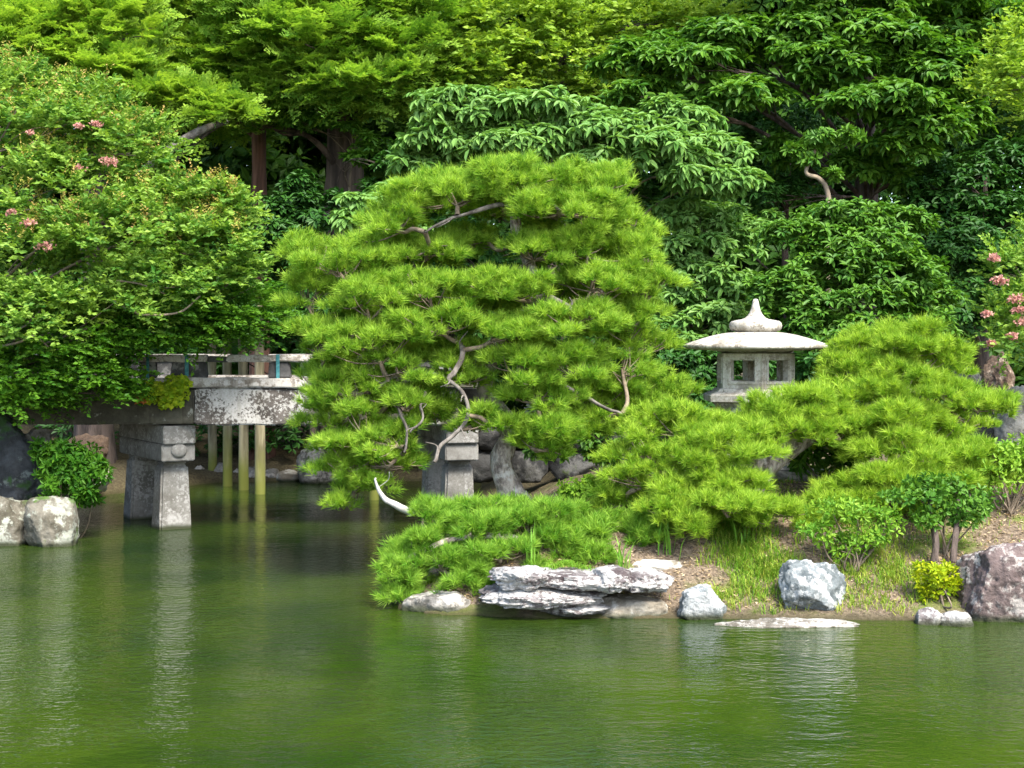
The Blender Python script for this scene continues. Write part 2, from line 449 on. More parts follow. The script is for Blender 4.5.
def box(mb, lo, hi, rotz=0.0, piv=None, taper=1.0, bev=0.012, rough=0.0, seed=0, cuts=1):
    """a bevelled stone block; taper scales its top, rough wears its faces unevenly"""
    lo, hi = np.array(lo, float), np.array(hi, float)
    bm = bmesh.new()
    bmesh.ops.create_cube(bm, size=1.0)
    ctr, sz = (lo + hi) / 2, hi - lo
    for v in bm.verts:
        k = taper if v.co.z > 0 else 1.0
        v.co = Vector((v.co.x * sz[0] * k, v.co.y * sz[1] * k, v.co.z * sz[2]))
    if cuts > 1:
        L = max(sz)
        for ax in range(3):
            m_ = max(1, int(round(cuts * sz[ax] / L)))
            for i in range(1, m_):
                no = [0, 0, 0]; no[ax] = 1
                co = [0, 0, 0]; co[ax] = -sz[ax] / 2 + sz[ax] * i / m_
                bmesh.ops.bisect_plane(bm, geom=bm.verts[:] + bm.edges[:] + bm.faces[:], plane_co=co, plane_no=no)
        ed = [e for e in bm.edges if len(e.link_faces) == 2 and e.calc_face_angle(0) > 0.5]
    else:
        ed = bm.edges[:]
    if bev > 0:
        bmesh.ops.bevel(bm, geom=ed, offset=bev, segments=2, affect='EDGES')
    V = np.array([v.co[:] for v in bm.verts])
    if rough:
        V = V + nrm(V) * 0 + rough * np.c_[vnoise((V + ctr) * 5, seed), vnoise((V + ctr) * 5, seed + 1), vnoise((V + ctr) * 5, seed + 2)]
    V = V + ctr
    if rotz:
        p = np.array(piv if piv is not None else ctr)
        c_, s_ = math.cos(rotz), math.sin(rotz)
        d = V - p
        V = np.c_[d[:, 0] * c_ - d[:, 1] * s_, d[:, 0] * s_ + d[:, 1] * c_, d[:, 2]] + p
    by = {}
    for f in bm.faces:
        by.setdefault(len(f.verts), []).append([v.index for v in f.verts])
    bm.verts.index_update()
    off = True
    for k, fs in by.items():
        mb.add(V if off else np.zeros((0, 3)), np.array(fs) - (0 if off else len(V)))
        off = False
    bm.free()

_ICO = {}
def ico(sub):
    if sub not in _ICO:
        bm = bmesh.new()
        bmesh.ops.create_icosphere(bm, subdivisions=sub, radius=1.0)
        _ICO[sub] = (np.array([v.co[:] for v in bm.verts]), np.array([[v.index for v in f.verts] for f in bm.faces]))
        bm.free()
    return _ICO[sub]

def rock(mb, c, r, seed=0, planes=14, cut=(0.62, 0.95), rough=0.10, sub=5, rotz=0.0, boxy=0.0, ledge=0.0, fine=0.035):
    """a boulder: a ball cut by random planes and weathered by noise"""
    rng = np.random.default_rng(seed)
    V, Fc = ico(sub)
    V = V.copy()
    if boxy:
        V = V * (1 - boxy) + boxy * V / np.abs(V).max(axis=1, keepdims=True)
    nn = nrm(rng.normal(size=(planes, 3)))
    for i in range(planes):
        d = rng.uniform(*cut)
        k = V @ nn[i] - d
        V = V - np.where(k > 0, k * 0.92, 0)[:, None] * nn[i]
    V = V * (1 + rough * fbm(V * 1.7 + seed * 3.1, seed, 3) + rough * 0.45 * fbm(V * 6 + seed, seed + 3, 4, 0.6))[:, None]
    S_ = V * np.array(r) / max(r)
    V = V * (1 + fine * (1 - 2 * np.abs(fbm(S_ * 9 + seed, seed + 6, 4, 0.55))))[:, None]
    if ledge:
        z = V[:, 2]
        q = ledge * np.sin(z * 11 + 1.5 * vnoise(V * 2, seed + 8)) 
        V[:, :2] *= (1 + q)[:, None]
    V = V * np.array(r)
    if rotz:
        c_, s_ = math.cos(rotz), math.sin(rotz)
        V = np.c_[V[:, 0] * c_ - V[:, 1] * s_, V[:, 0] * s_ + V[:, 1] * c_, V[:, 2]]
    mb.add(V + np.array(c), Fc)

def lathe(mb, c, prof, seg=48, wob=0.0, seed=0):
    V = []
    ang = np.linspace(0, 2 * math.pi, seg, endpoint=False)
    for r, z in prof:
        rr = np.full(seg, r)
        if wob:
            rr = rr * (1 + wob * vnoise(np.c_[np.cos(ang) * 3, np.sin(ang) * 3, np.full(seg, z * 8)], seed))
        V.append(np.c_[np.cos(ang) * rr, np.sin(ang) * rr, np.full(seg, z)])
    V = np.concatenate(V) + np.array(c)
    n = len(prof)
    a = (np.arange(n - 1)[:, None] * seg + np.arange(seg)[None, :]).ravel()
    b_ = (np.arange(n - 1)[:, None] * seg + (np.arange(seg)[None, :] + 1) % seg).ravel()
    mb.add(V, np.c_[a, b_, b_ + seg, a + seg])

# ------------------------------------------------------------------ foliage builders
def frame(d, hint):
    s = np.cross(d, hint)
    bad = np.linalg.norm(s, axis=1) < 1e-3
    s[bad] = np.cross(d[bad], (0.31, 0.77, 0.2))
    s = nrm(s)
    return s, np.cross(s, d)

def leaves6(mb, B, d, hint, L, W, tint, curl=0.15, fold=0.18):
    """leaf blades: six points, folded along the midrib, tip curled"""
    n = len(B)
    s, nm = frame(d, hint)
    L = np.broadcast_to(L, (n,))[:, None]; W = np.broadcast_to(W, (n,))[:, None]
    up = nm * (W * fold)
    a1 = B + d * L * 0.30 + s * W * 0.5 + up
    a2 = B + d * L * 0.68 + s * W * 0.40 + up - nm * L * curl * 0.35
    b1 = B + d * L * 0.30 - s * W * 0.5 + up
    b2 = B + d * L * 0.68 - s * W * 0.40 + up - nm * L * curl * 0.35
    T = B + d * L - nm * L * curl
    V = np.stack([B, a1, a2, T, b2, b1], 1).reshape(-1, 3)
    k = np.arange(n)[:, None] * 6
    f = np.concatenate([k + np.array([[0, 1, 2, 3]]), k + np.array([[0, 3, 4, 5]])])
    mb.add(V, f, np.concatenate([tint, tint]))

def leaves4(mb, B, d, hint, L, W, tint, fold=0.2):
    n = len(B)
    s, nm = frame(d, hint)
    L = np.broadcast_to(L, (n,))[:, None]; W = np.broadcast_to(W, (n,))[:, None]
    a = B + d * L * 0.45 + s * W * 0.5 + nm * W * fold
    b_ = B + d * L * 0.45 - s * W * 0.5 + nm * W * fold
    T = B + d * L
    V = np.stack([B, a, T, b_], 1).reshape(-1, 3)
    k = np.arange(n)[:, None] * 4
    mb.add(V, np.concatenate([k + np.array([[0, 1, 2]]), k + np.array([[0, 2, 3]])]), np.concatenate([tint, tint]))

def ring_dirs(rng, ax, k, th0, th1):
    """k directions round each axis, tilted th0..th1 degrees from it"""
    n = len(ax)
    u = nrm(np.cross(ax, rng.normal(size=(n, 3)))); v = np.cross(ax, u)
    ph = (np.arange(k)[None, :] / k * 2 * math.pi + rng.uniform(0, 6.3, (n, 1)) + rng.normal(0, 0.25, (n, k)))
    th = np.radians(rng.uniform(th0, th1, (n, k)))
    d = np.cos(th)[..., None] * ax[:, None, :] + np.sin(th)[..., None] * (np.cos(ph)[..., None] * u[:, None, :] + np.sin(ph)[..., None] * v[:, None, :])
    return d.reshape(-1, 3)

def rosettes(rng, mb, P, ax, k=8, L=0.18, W=0.07, th=(60, 105), tint=(0.2, 0.8), curl=0.25, simple=False):
    n = len(P)
    d = ring_dirs(rng, ax, k, *th)
    B = np.repeat(P, k, 0) + d * 0.02
    hint = np.repeat(ax, k, 0)
    base = np.repeat(rng.uniform(tint[0], tint[1], n), k)
    t = np.clip(base + rng.normal(0, 0.15, n * k), 0, 1)
    LL = L * rng.uniform(0.65, 1.15, n * k)
    if simple:
        leaves4(mb, B, d, hint, LL, LL * (W / L), t)
    else:
        leaves6(mb, B, d, hint, LL, LL * (W / L), t, curl)

def sprigs(rng, mb, P, D, length=0.35, k=12, L=0.06, W=0.035, tint=(0.2, 0.8), simple=True):
    """twigs with leaves set alternately along them, blades held level"""
    n = len(P)
    D = nrm(D)
    s, nm = frame(D, np.tile((0, 0, 1.0), (n, 1)))
    q = np.linspace(0.05, 1, k)
    sg = np.where(np.arange(k) % 2 == 0, 1.0, -1.0)
    ln = length * rng.uniform(0.6, 1.2, n)
    B = P[:, None, :] + D[:, None, :] * (q[None, :, None] * ln[:, None, None]) - np.array([0, 0, 1.0]) * (0.15 * ln[:, None] * q[None, :] ** 2)[..., None]
    d = nrm(D[:, None, :] * rng.uniform(0.3, 0.9, (n, k))[..., None] + s[:, None, :] * (sg[None, :] * rng.uniform(0.6, 1.1, (n, k)))[..., None] + rng.normal(0, 0.28, (n, k, 3)))
    hint = nrm(np.tile((0, -0.25, 0.8), (n * k, 1)) + rng.normal(0, 0.55, (n * k, 3)))
    base = np.repeat(rng.uniform(tint[0], tint[1], n), k)
    t = np.clip(base + rng.normal(0, 0.15, n * k) + np.tile(q, n) * 0.12, 0, 1)
    LL = L * rng.uniform(0.6, 1.2, n * k)
    (leaves4 if simple else leaves6)(mb, B.reshape(-1, 3), d.reshape(-1, 3), hint, LL, LL * (W / L), t)

def fronds(rng, mb, P, D, length=0.7, pairs=8, tint=(0.0, 1.0), w=0.034):
    """flat conifer sprays: a twig with side twiglets, each a row of narrow blades"""
    n = len(P)
    D = nrm(D)
    s, nm = frame(D, nrm(np.tile((0, 0, 1.0), (n, 1)) + rng.normal(0, 0.35, (n, 3)) + np.array([0, -0.45, 0])))
    ln = length * rng.uniform(0.55, 1.15, n)
    base = rng.uniform(tint[0], tint[1], n)
    for i in range(pairs):
        q = (i + 0.5) / pairs
        for sg in (-1, 1):
            B = P + D * (ln * q)[:, None] - np.array([0, 0, 1.0]) * (0.22 * ln * q * q)[:, None]
            tl = ln * 0.42 * (1 - 0.75 * q) * rng.uniform(0.7, 1.2, n)
            dd = nrm(D * 0.75 + s * sg * 0.85 + rng.normal(0, 0.13, (n, 3)))
            for j in range(3):
                b2 = B + dd * (tl * j * 0.33)[:, None]
                for sg2 in (-1, 1):
                    d3 = nrm(dd + np.cross(nm, dd) * sg2 * 0.55 + rng.normal(0, 0.30, (n, 3)))
                    t = np.clip(base + rng.normal(0, 0.2, n) + 0.18 * q, 0, 1)
                    leaves4(mb, b2, d3, nm, tl * 0.55, np.full(n, w) * rng.uniform(0.8, 1.5, n), t, 0.05)

def needles(rng, mb, P, ax, k=46, L=0.115, w=0.0065, th=(15, 82), tint=(0.2, 0.8)):
    """pine shoots: every shoot a brush of needles round its axis"""
    n = len(P)
    u = nrm(np.cross(ax, rng.normal(size=(n, 3)))); v = np.cross(ax, u)
    ph = rng.uniform(0, 2 * math.pi, (n, k)); th = np.radians(th[0] + (th[1] - th[0]) * rng.uniform(0, 1, (n, k)) ** 0.8)
    d = np.cos(th)[..., None] * ax[:, None, :] + np.sin(th)[..., None] * (np.cos(ph)[..., None] * u[:, None, :] + np.sin(ph)[..., None] * v[:, None, :])
    sc = rng.uniform(0.65, 1.3, n)
    B = P[:, None, :] + ax[:, None, :] * (rng.uniform(-0.05, 0.035, (n, k)) * sc[:, None])[..., None]
    LL = L * sc[:, None] * rng.uniform(0.7, 1.1, (n, k))
    s = nrm(np.cross(d, rng.normal(size=(n, k, 3)))) * (w * 0.5)
    T = B + d * LL[..., None] - np.array([0, 0, 1.0]) * (0.06 * LL)[..., None]
    V = np.stack([B - s, B + s, T], 2).reshape(-1, 3)
    base = rng.uniform(tint[0], tint[1], n)[:, None]
    fr = (th - th.min()) / (th.max() - th.min())
    t = np.clip(base + 0.30 * (0.45 - fr) + rng.normal(0, 0.13, (n, k)), 0, 1).ravel()
    mb.add(V, np.arange(n * k * 3).reshape(-1, 3), t)

def sph(rng, n, zb=0.0):
    d = nrm(rng.normal(size=(n, 3)))
    if zb:
        d[:, 2] += zb * rng.uniform(0, 1, n)
        d = nrm(d)
    return d

def crown_points(rng, clumps, sub_r=0.30, zb=0.6, per=10, inner=0.35):
    """leaf-cluster points for a crown: each clump breaks into smaller tufts with gaps between"""
    Ps, As = [], []
    for c, r, n in clumps:
        m = max(3, int(n / per))
        sd = sph(rng, m, zb)
        sc = c + sd * r * (rng.uniform(inner, 1.0, (m, 1)) ** 0.6) * 0.92
        k = rng.integers(0, m, n)
        d = sph(rng, n, zb)
        sr = np.maximum(r * sub_r, 0.07) * rng.uniform(0.6, 1.2, (m, 1))
        p = sc[k] + d * sr[k] * (rng.uniform(0, 1, (n, 1)) ** 0.4)
        Ps.append(p)
        As.append(nrm(d * 0.7 + nrm((p - c) / r) * 0.7 + np.array([0, 0, 0.45]) + rng.normal(0, 0.15, (n, 3))))
    return np.concatenate(Ps), np.concatenate(As)

def K(px, py, Y, rx, ry, n, dep=0.75):
    s = Y / F
    return (at(px, py, Y), np.array([rx * s, max(rx, ry) * dep * s, ry * s]), n)

def tree_wood(mb, base, top, clumps, r0, rng, r1=None, bend=0.15, sides=10, limb=0.35, wob=0.12, seed=1, flare=0.5):
    """tapered trunk with a limb reaching into every clump of the crown"""
    base, top = np.array(base, float), np.array(top, float)
    H = np.linalg.norm(top - base)
    mids = [base + (top - base) * t + np.array([*rng.normal(0, bend * H * 0.08, 2), 0]) for t in (0.33, 0.66)]
    path = smooth_path([base - np.array([0, 0, 0.3]), *mids, top], 8)
    tube(mb, path, r0, r1 if r1 else r0 * 0.3, sides, wob, seed, flare)
    for c, r, n in clumps:
        zt = np.clip(c[2] - 0.45 * np.linalg.norm(c[:2] - base[:2]), base[2] + 0.25 * (top[2] - base[2]), top[2])
        i = int(np.argmin(np.abs(path[:, 2] - zt)))
        a = path[i]
        mid = (a + c) / 2 + np.array([0, 0, 0.12 * np.linalg.norm(c - a)]) + rng.normal(0, 0.08, 3) * np.linalg.norm(c - a)
        p = smooth_path([a, mid, c + np.array([0, 0, -0.1 * r[2]])], 6)
        rr = max(0.012, r0 * limb * (1 - 0.5 * i / len(path)))
        tube(mb, p, rr, rr * 0.35, 6, 0.1, seed)
        for q in range(3):
            e = c + sph(rng, 1, 0.4)[0] * r * 0.7
            m2 = p[int(len(p) * 0.6)]
            tube(mb, smooth_path([m2, (m2 + e) / 2 + rng.normal(0, 0.06, 3), e], 4), rr * 0.45, rr * 0.12, 5)

def plant(name, label, cat, base, wood=None, wood_mat=None, crown=None, crown_mat=None, group=None, crown_name="crown", wood_name="trunk"):
    o = empty(name, base, label, cat, group)
    if wood is not None and wood.n: wood.build(wood_name, wood_mat, o, True)
    if crown is not None and crown.n: crown.build(crown_name, crown_mat, o)
    return o

# ================================================================== BRIDGE
by0, by1 = 20.95, 23.2
X = lambda px, Y: (px - 512.0) / F * Y
Z = lambda py, Y: EYE - (py - HOR) / F * Y
bridge = empty("stone_bridge", (X(300, 21), 22.0, 0), "weathered stone garden bridge with low parapet crossing the pond behind the pines", "bridge")
xl, xj, xr = X(-160, 21), X(195, 21), X(486, 21)
zb, zt = Z(425, 21), Z(388, 21)
box(mb := MB(), (xl, by0 + 0.02, zb + 0.01), (xj - 0.006, by0 + 0.42, zt - 0.005), bev=0.02, rough=0.012, seed=4, cuts=40)
tag(mb.build("beam", M['br_dull'], bridge), "dull olive grey beam with few lichen marks")
box(mb := MB(), (xj + 0.006, by0, zb), (X(330, 21), by0 + 0.42, zt), bev=0.02, rough=0.012, seed=8, cuts=40)
tag(mb.build("beam", M['br_lichen'], bridge), "dark beam blotched all over with white lichen")
box(mb := MB(), (X(330, 21) + 0.01, by0 + 0.01, zb + 0.005), (X(458, 21), by0 + 0.42, zt - 0.004), bev=0.02, rough=0.012, seed=9, cuts=40)
mb.build("beam", M['br_dull'], bridge)
box(mb := MB(), (xl, by1 - 0.42, zb), (xr, by1, zt), bev=0.02, rough=0.01, seed=12, cuts=40)
mb.build("beam", M['br_dull'], bridge)
box(mb := MB(), (xl, by0 + 0.425, zt - 0.22), (xr, by1 - 0.425, zt - 0.02), bev=0.01)
mb.build("deck", M['br_dull'], bridge)
for (a, b_, s_) in ((xl, xj - 0.3, 1), (xj - 0.29, X(320, 21), 2), (X(320, 21) + 0.01, xr, 3)):
    box(mb := MB(), (a, by0 - 0.05, zt + 0.004), (b_, by0 + 0.36, Z(378, 21)), bev=0.02, rough=0.012, seed=s_, cuts=24)
    mb.build("curb", M['br_pale'] if s_ < 3 else M['br_dull'], bridge)
box(mb := MB(), (xl, by1 - 0.36, zt + 0.004), (xr, by1 + 0.05, Z(378, 21)), bev=0.02, rough=0.01, seed=5, cuts=24)
mb.build("curb", M['br_pale'], bridge)
rz0, rz1 = Z(362, 21), Z(355, 21)
for (a, b_, s_) in ((xl, X(136, 21), 1), (X(136.5, 21), X(207, 21), 2), (X(226, 21), X(330, 21), 3), (X(330.5, 21), xr, 4)):
    box(mb := MB(), (a, by0 + 0.04, rz0), (b_, by0 + 0.24, rz1), bev=0.018, rough=0.008, seed=s_ + 20, cuts=20)
    mb.build("rail", M['br_pale'] if s_ < 4 else M['br_dull'], bridge)
box(mb := MB(), (X(206, 21), by0 + 0.06, rz0 + 0.0), (X(227, 21), by0 + 0.22, rz1 - 0.015), bev=0.018, rough=0.008, seed=31)
mb.build("rail", M['br_dark'], bridge)
for px0, px1 in ((20, 44), (138, 156), (170, 207), (268, 290), (352, 374), (430, 452)):
    box(mb := MB(), (X(px0, 21), by0 + 0.07, Z(378, 21) - 0.003), (X(px1, 21), by0 + 0.21, rz0 + 0.004), bev=0.015, rough=0.012, seed=px0, taper=0.9, cuts=3)
    mb.build("rail_post", M['br_dark'], bridge)
for (a, b_) in ((xl, X(230, 23)), (X(268, 23), xr)):
    box(mb := MB(), (a, by1 - 0.26, rz0), (b_, by1 - 0.06, rz1), bev=0.018, rough=0.008, seed=3, cuts=20)
    mb.build("rail", M['br_pale'], bridge)
for px0, px1 in ((130, 205), (300, 330), (400, 430)):
    box(mb := MB(), (X(px0, 23), by1 - 0.22, Z(378, 21) - 0.003), (X(px1, 23), by1 - 0.10, rz0 + 0.003), bev=0.015, rough=0.01, seed=px0, cuts=5)
    mb.build("rail_post", M['br_dark'], bridge)
for px0, w_ in ((187, 0.055), (278, 0.05), (148, 0.04)):
    mb = MB()
    xx = X(px0, 21)
    box(mb, (xx - w_ / 2, by0 + 0.028, Z(378, 21) - 0.006), (xx + w_ / 2, by0 + 0.036, rz1 + 0.008), bev=0.002)
    box(mb, (xx - w_ / 2, by0 + 0.0365, rz1 + 0.0025), (xx + w_ / 2, by0 + 0.245, rz1 + 0.0085), bev=0.002)
    mb.build("strap", M['teal'], bridge)

def pier(fx, fy, ang, full=True):
    """a bent of two tapered columns under two stacked cross beams, set askew to the deck"""
    p = empty("pier", (fx, fy, 0), None, None)
    p.parent = bridge
    p.location = Vector((fx, fy, 0)) - bridge.location
    bpy.context.view_layer.update()
    ax = np.array([-math.sin(ang), math.cos(ang)])
    for k, dist in enumerate((0.0, 1.45)):
        cx, cy_ = fx + ax[0] * dist, fy + ax[1] * dist
        mb = MB()
        box(mb, (cx - 0.275, cy_ - 0.25, -0.9), (cx + 0.275, cy_ + 0.25, 0.90), ang, (cx, cy_, 0), 0.70, 0.03, 0.004, k + 3, 8)
        box(mb, (cx - 0.165, cy_ - 0.165, 0.898), (cx + 0.165, cy_ + 0.165, 0.962), ang, (cx, cy_, 0), 1, 0.02)
        mb.build("column", M['br_pier'], p)
    mc = (fx + ax[0] * 0.78, fy + ax[1] * 0.78, 0)
    mb = MB()
    box(mb, (mc[0] - 0.24, mc[1] - 1.12, 0.965), (mc[0] + 0.24, mc[1] + 1.05, 1.205), ang, mc, 1, 0.016, 0.003, 5, 8)
    mb.build("cross_beam", M['br_pier'], p)
    mb = MB()
    box(mb, (mc[0] - 0.23, mc[1] - 1.17, 1.212), (mc[0] + 0.23, mc[1] + 1.1, zb - 0.012), ang, mc, 1, 0.014, 0.003, 9, 8)
    mb.build("cap_stone", M['br_pier'], p)
    if not full:
        return p
    # rounded boss on the end of the lower beam
    ex, ey = mc[0] - ax[0] * 1.13, mc[1] - ax[1] * 1.13
    mb = MB()
    V, Fc = ico(3)
    V = V * np.array([0.115, 0.05, 0.10])
    c_, s_ = math.cos(ang), math.sin(ang)
    V = np.c_[V[:, 0] * c_ - V[:, 1] * s_, V[:, 0] * s_ + V[:, 1] * c_, V[:, 2]] + np.array([ex, ey, 1.12])
    mb.add(V, Fc)
    mb.build("boss", M['br_pier'], p)
    return p
pier(X(170, 21.35) + 0.02, 21.35, R(30))
pier(X(457, 21.5), 21.5, R(14), False)

# log poles in the water behind the bridge
poles = [(212, 481, 9, "thinnest mossy log pole behind the bridge, farthest of four beside the pier"),
         (227, 486, 9.5, "mossy log pole second from the bridge pier in a row of four"),
         (243, 490, 10, "mossy log pole third from the bridge pier in a row of four"),
         (259.5, 494, 10.5, "thickest and nearest of the four mossy log poles behind the bridge")]
for i, (px, py, w_, lb) in enumerate(poles):
    Y = F * EYE / (py - HOR)
    mb = MB()
    x = X(px, Y)
    tube(mb, smooth_path([(x, Y, -0.9), (x + 0.01, Y, 0.8), (x - 0.01, Y, 3.3)], 10), w_ / 2 * Y / F * 1.06, w_ / 2 * Y / F * 0.9, 14, 0.05, i)
    tag(mb.build("wooden_pole", M['log'], None, True), lb, "pole", "mossy log poles standing in the pond behind the bridge")
Y = 25.2
mb = MB(); tube(mb, smooth_path([(X(374, Y), Y, -0.9), (X(374, Y), Y, 1), (X(373, Y), Y, 3.0)], 10), 0.085, 0.075, 14, 0.05, 9)
tag(mb.build("wooden_pole", M['log'], None, True), "log pole in the water half hidden by the left edge of the tall pine", "pole", "mossy log poles standing in the pond behind the bridge")

# ================================================================== LANTERN
LX, LY = X(755.5, 18), 18.0
lan = empty("stone_lantern", (LX, LY, gh(LX, LY)), "squat stone snow viewing lantern with broad mushroom roof rising between the pines", "stone lantern")
def hexpanel(mb, p0, p1, z0, z1, hole, th):
    p0, p1 = np.array(p0), np.array(p1)
    L = np.linalg.norm(p1 - p0); u = (p1 - p0) / L; inn = np.array([-u[1], u[0]])
    if inn @ (-(p0 + p1) / 2) < 0: inn = -inn
    us = [0, hole[0] * L, hole[1] * L, L]; zs = [z0, hole[2], hole[3], z1]
    V, Fc = [], []
    for d in (0, th):
        for z in zs:
            for k, a in enumerate(us):
                aa = a
                if d and k == 0: aa = a + th * 0.577
                if d and k == 3: aa = a - th * 0.577
                q = p0 + u * aa + inn * d
                V.append((q[0] + LX, q[1] + LY, z))
    idx = lambda d, r, c_: d * 16 + r * 4 + c_
    for d in (0, 1):
        for r in range(3):
            for c_ in range(3):
                if (r, c_) != (1, 1):
                    f = [idx(d, r, c_), idx(d, r, c_ + 1), idx(d, r + 1, c_ + 1), idx(d, r + 1, c_)]
                    Fc.append(f if d == 0 else f[::-1])
    for (r0, c0), (r1, c1) in (((1, 1), (1, 2)), ((1, 2), (2, 2)), ((2, 2), (2, 1)), ((2, 1), (1, 1))):
        Fc.append([idx(0, r0, c0), idx(0, r1, c1), idx(1, r1, c1), idx(1, r0, c0)])
    mb.add(V, Fc)
    # raised border round the window
    for (ua, ub, za, zc) in ((us[1] - 0.035, us[1] - 0.012, zs[1] - 0.035, zs[2] + 0.035), (us[2] + 0.012, us[2] + 0.035, zs[1] - 0.035, zs[2] + 0.035),
                             (us[1] - 0.012, us[2] + 0.012, zs[1] - 0.035, zs[1] - 0.012), (us[1] - 0.012, us[2] + 0.012, zs[2] + 0.012, zs[2] + 0.035)):
        q = []
        for d in (-0.012, 0.006):
            for (a, z) in ((ua, za), (ub, za), (ub, zc), (ua, zc)):
                w_ = p0 + u * a + inn * d
                q.append((w_[0] + LX, w_[1] + LY, z))
        mb.add(q, [(0, 1, 2, 3), (4, 5, 6, 7), (0, 1, 5, 4), (1, 2, 6, 5), (2, 3, 7, 6), (3, 0, 4, 7)])
Rh = 0.492
hv = [(Rh * math.sin(R(a)), -Rh * math.cos(R(a))) for a in range(0, 360, 60)]
mb = MB()
z0, z1 = 2.085, 2.50
for i in range(6):
    hexpanel(mb, hv[i], hv[(i + 1) % 6], z0, z1, (0.25, 0.80) if i % 2 == 0 else (0.20, 0.75), 0.10) if False else hexpanel(mb, hv[i], hv[(i + 1) % 6], z0, z1, (0.20, 0.80, 2.175, 2.42), 0.10)
mb.build("fire_box", M['lantern_body'], lan)
mb = MB()
hexr = lambda r, z: [(LX + r * math.sin(R(a)), LY - r * math.cos(R(a)), z) for a in range(0, 360, 60)]
def hexstack(mb, prof):
    V = []
    for r, z in prof: V += hexr(r, z)
    n = len(prof); Fq = []
    for j in range(n - 1):
        for i in range(6): Fq.append((j * 6 + i, j * 6 + (i + 1) % 6, (j + 1) * 6 + (i + 1) % 6, (j + 1) * 6 + i))
    mb.add(V, Fq)
    mb.add([V[i] for i in range(6)], [(0, 5, 4, 3), (0, 3, 2, 1)])
    mb.add(V[-6:], [(0, 1, 2, 3), (0, 3, 4, 5)])
hexstack(mb, [(0.45, 1.80), (0.55, 1.895), (0.57, 1.925), (0.67, 1.932), (0.675, 2.005), (0.655, 2.018), (0.56, 2.050), (0.535, 2.083)])
mb.build("platform", M['lantern'], lan)
mb = MB()
lathe(mb, (LX, LY, 0), [(0.02, 2.515), (0.40, 2.503), (0.46, 2.53), (0.80, 2.553), (0.840, 2.558), (0.850, 2.570), (0.850, 2.600), (0.838, 2.608), (0.78, 2.632), (0.70, 2.658), (0.60, 2.690), (0.50, 2.717), (0.40, 2.738), (0.30, 2.752), (0.24, 2.757), (0.02, 2.760)], 64, 0.012, 4)
mb.build("roof", M['lantern'], lan, True)
mb = MB()
lathe(mb, (LX, LY, -0.013), [(0.02, 2.766), (0.24, 2.770), (0.285, 2.784), (0.308, 2.812), (0.314, 2.845), (0.304, 2.878), (0.284, 2.898), (0.235, 2.910), (0.165, 2.921), (0.122, 2.940), (0.092, 2.968), (0.070, 3.005), (0.055, 3.045), (0.044, 3.09), (0.036, 3.13), (0.030, 3.155), (0.018, 3.165), (0.002, 3.168)], 40, 0.01, 7)
mb.build("finial", M['lantern'], lan, True)
gl = gh(LX, LY)
for k in range(4):
    a = R(45 + 90 * k + 5)
    d = np.array([math.sin(a), -math.cos(a)])
    mb = MB()
    p = [(LX + d[0] * 0.34, LY + d[1] * 0.34, 1.84), (LX + d[0] * 0.50, LY + d[1] * 0.50, 1.66), (LX + d[0] * 0.56, LY + d[1] * 0.56, 1.40), (LX + d[0] * 0.56, LY + d[1] * 0.56, gl + 0.04)]
    tube(mb, smooth_path(p, 6), 0.10, 0.115, 8, 0.03, k)
    mb.build("leg", M['lantern_body'], lan, True)
box(mb := MB(), (LX - 0.78, LY - 0.74, gl - 0.25), (LX + 0.78, LY + 0.7, gl + 0.045), 0.1, None, 1, 0.03, 0.02, 4, 6)
mb.build("foundation_slab", M['st_grey'], lan, True)

# ================================================================== ROCKS
def rock_thing(name, label, mat, c, r, seed, cat="rock", group=None, parts=(), **kw):
    o = empty(name, c, label, cat, group) if False else None
    mb = MB()
    rock(mb, c, r, seed, **kw)
    for (c2, r2, s2, k2) in parts:
        rock(mb, c2, r2, s2, **k2)
    return tag(mb.build(name, mat, None, True), label, cat, group)

def prock(label, mat, x0, x1, y0, y1, Y, seed, dep=0.8, sink=0.25, name="shore_rock", group=None, cat="rock", **kw):
    """a boulder that spans the given picture rectangle at depth Y, its foot sunk in the ground or water"""
    s = Y / F
    c = at((x0 + x1) / 2, (y0 + y1) / 2, Y)
    rx, rz = (x1 - x0) / 2 * s, (y1 - y0) / 2 * s
    c[2] -= rz * sink; rz *= 1 + sink
    return rock_thing(name, label, mat, c, (rx, max(rx, rz) * dep, rz), seed, cat, group, **kw)

# layered ledge rock at the tip of the island
mb = MB()
Y = 14.55
s = Y / F
rock(mb, at(575, 578, Y), (84 * s, 0.40, 9.5 * s), 11, 10, (0.7, 0.98), 0.08, 6, 0.06, 0.25)
rock(mb, at(522, 577, Y - 0.05), (32 * s, 0.38, 11 * s), 12, 12, (0.7, 0.98), 0.14, 5, 0.0, 0.15)
rock(mb, at(612, 578, Y - 0.08), (26 * s, 0.36, 12 * s), 15, 12, (0.7, 0.98), 0.14, 5, 0.0, 0.15)
rock(mb, at(642, 580, Y - 0.05), (30 * s, 0.36, 11 * s), 13, 12, (0.7, 0.98), 0.14, 5, 0.0, 0.15)
rock(mb, at(545, 595, Y - 0.08), (60 * s, 0.42, 10 * s), 14, 10, (0.7, 0.98), 0.12, 6, 0.05, 0.25)
rock(mb, at(575, 606, Y - 0.02), (40 * s, 0.38, 8 * s), 17, 10, (0.7, 0.98), 0.12, 5, 0.02, 0.2)
rock(mb, at(540, 616, Y + 0.1), (62 * s, 0.35, 14 * s), 18, 10, (0.7, 0.98), 0.12, 5, 0.02, 0.1)
tag(mb.build("layered_rock", M['st_white'], None, True), "white and purple layered ledge rock jutting over the water at the island tip", "rock")
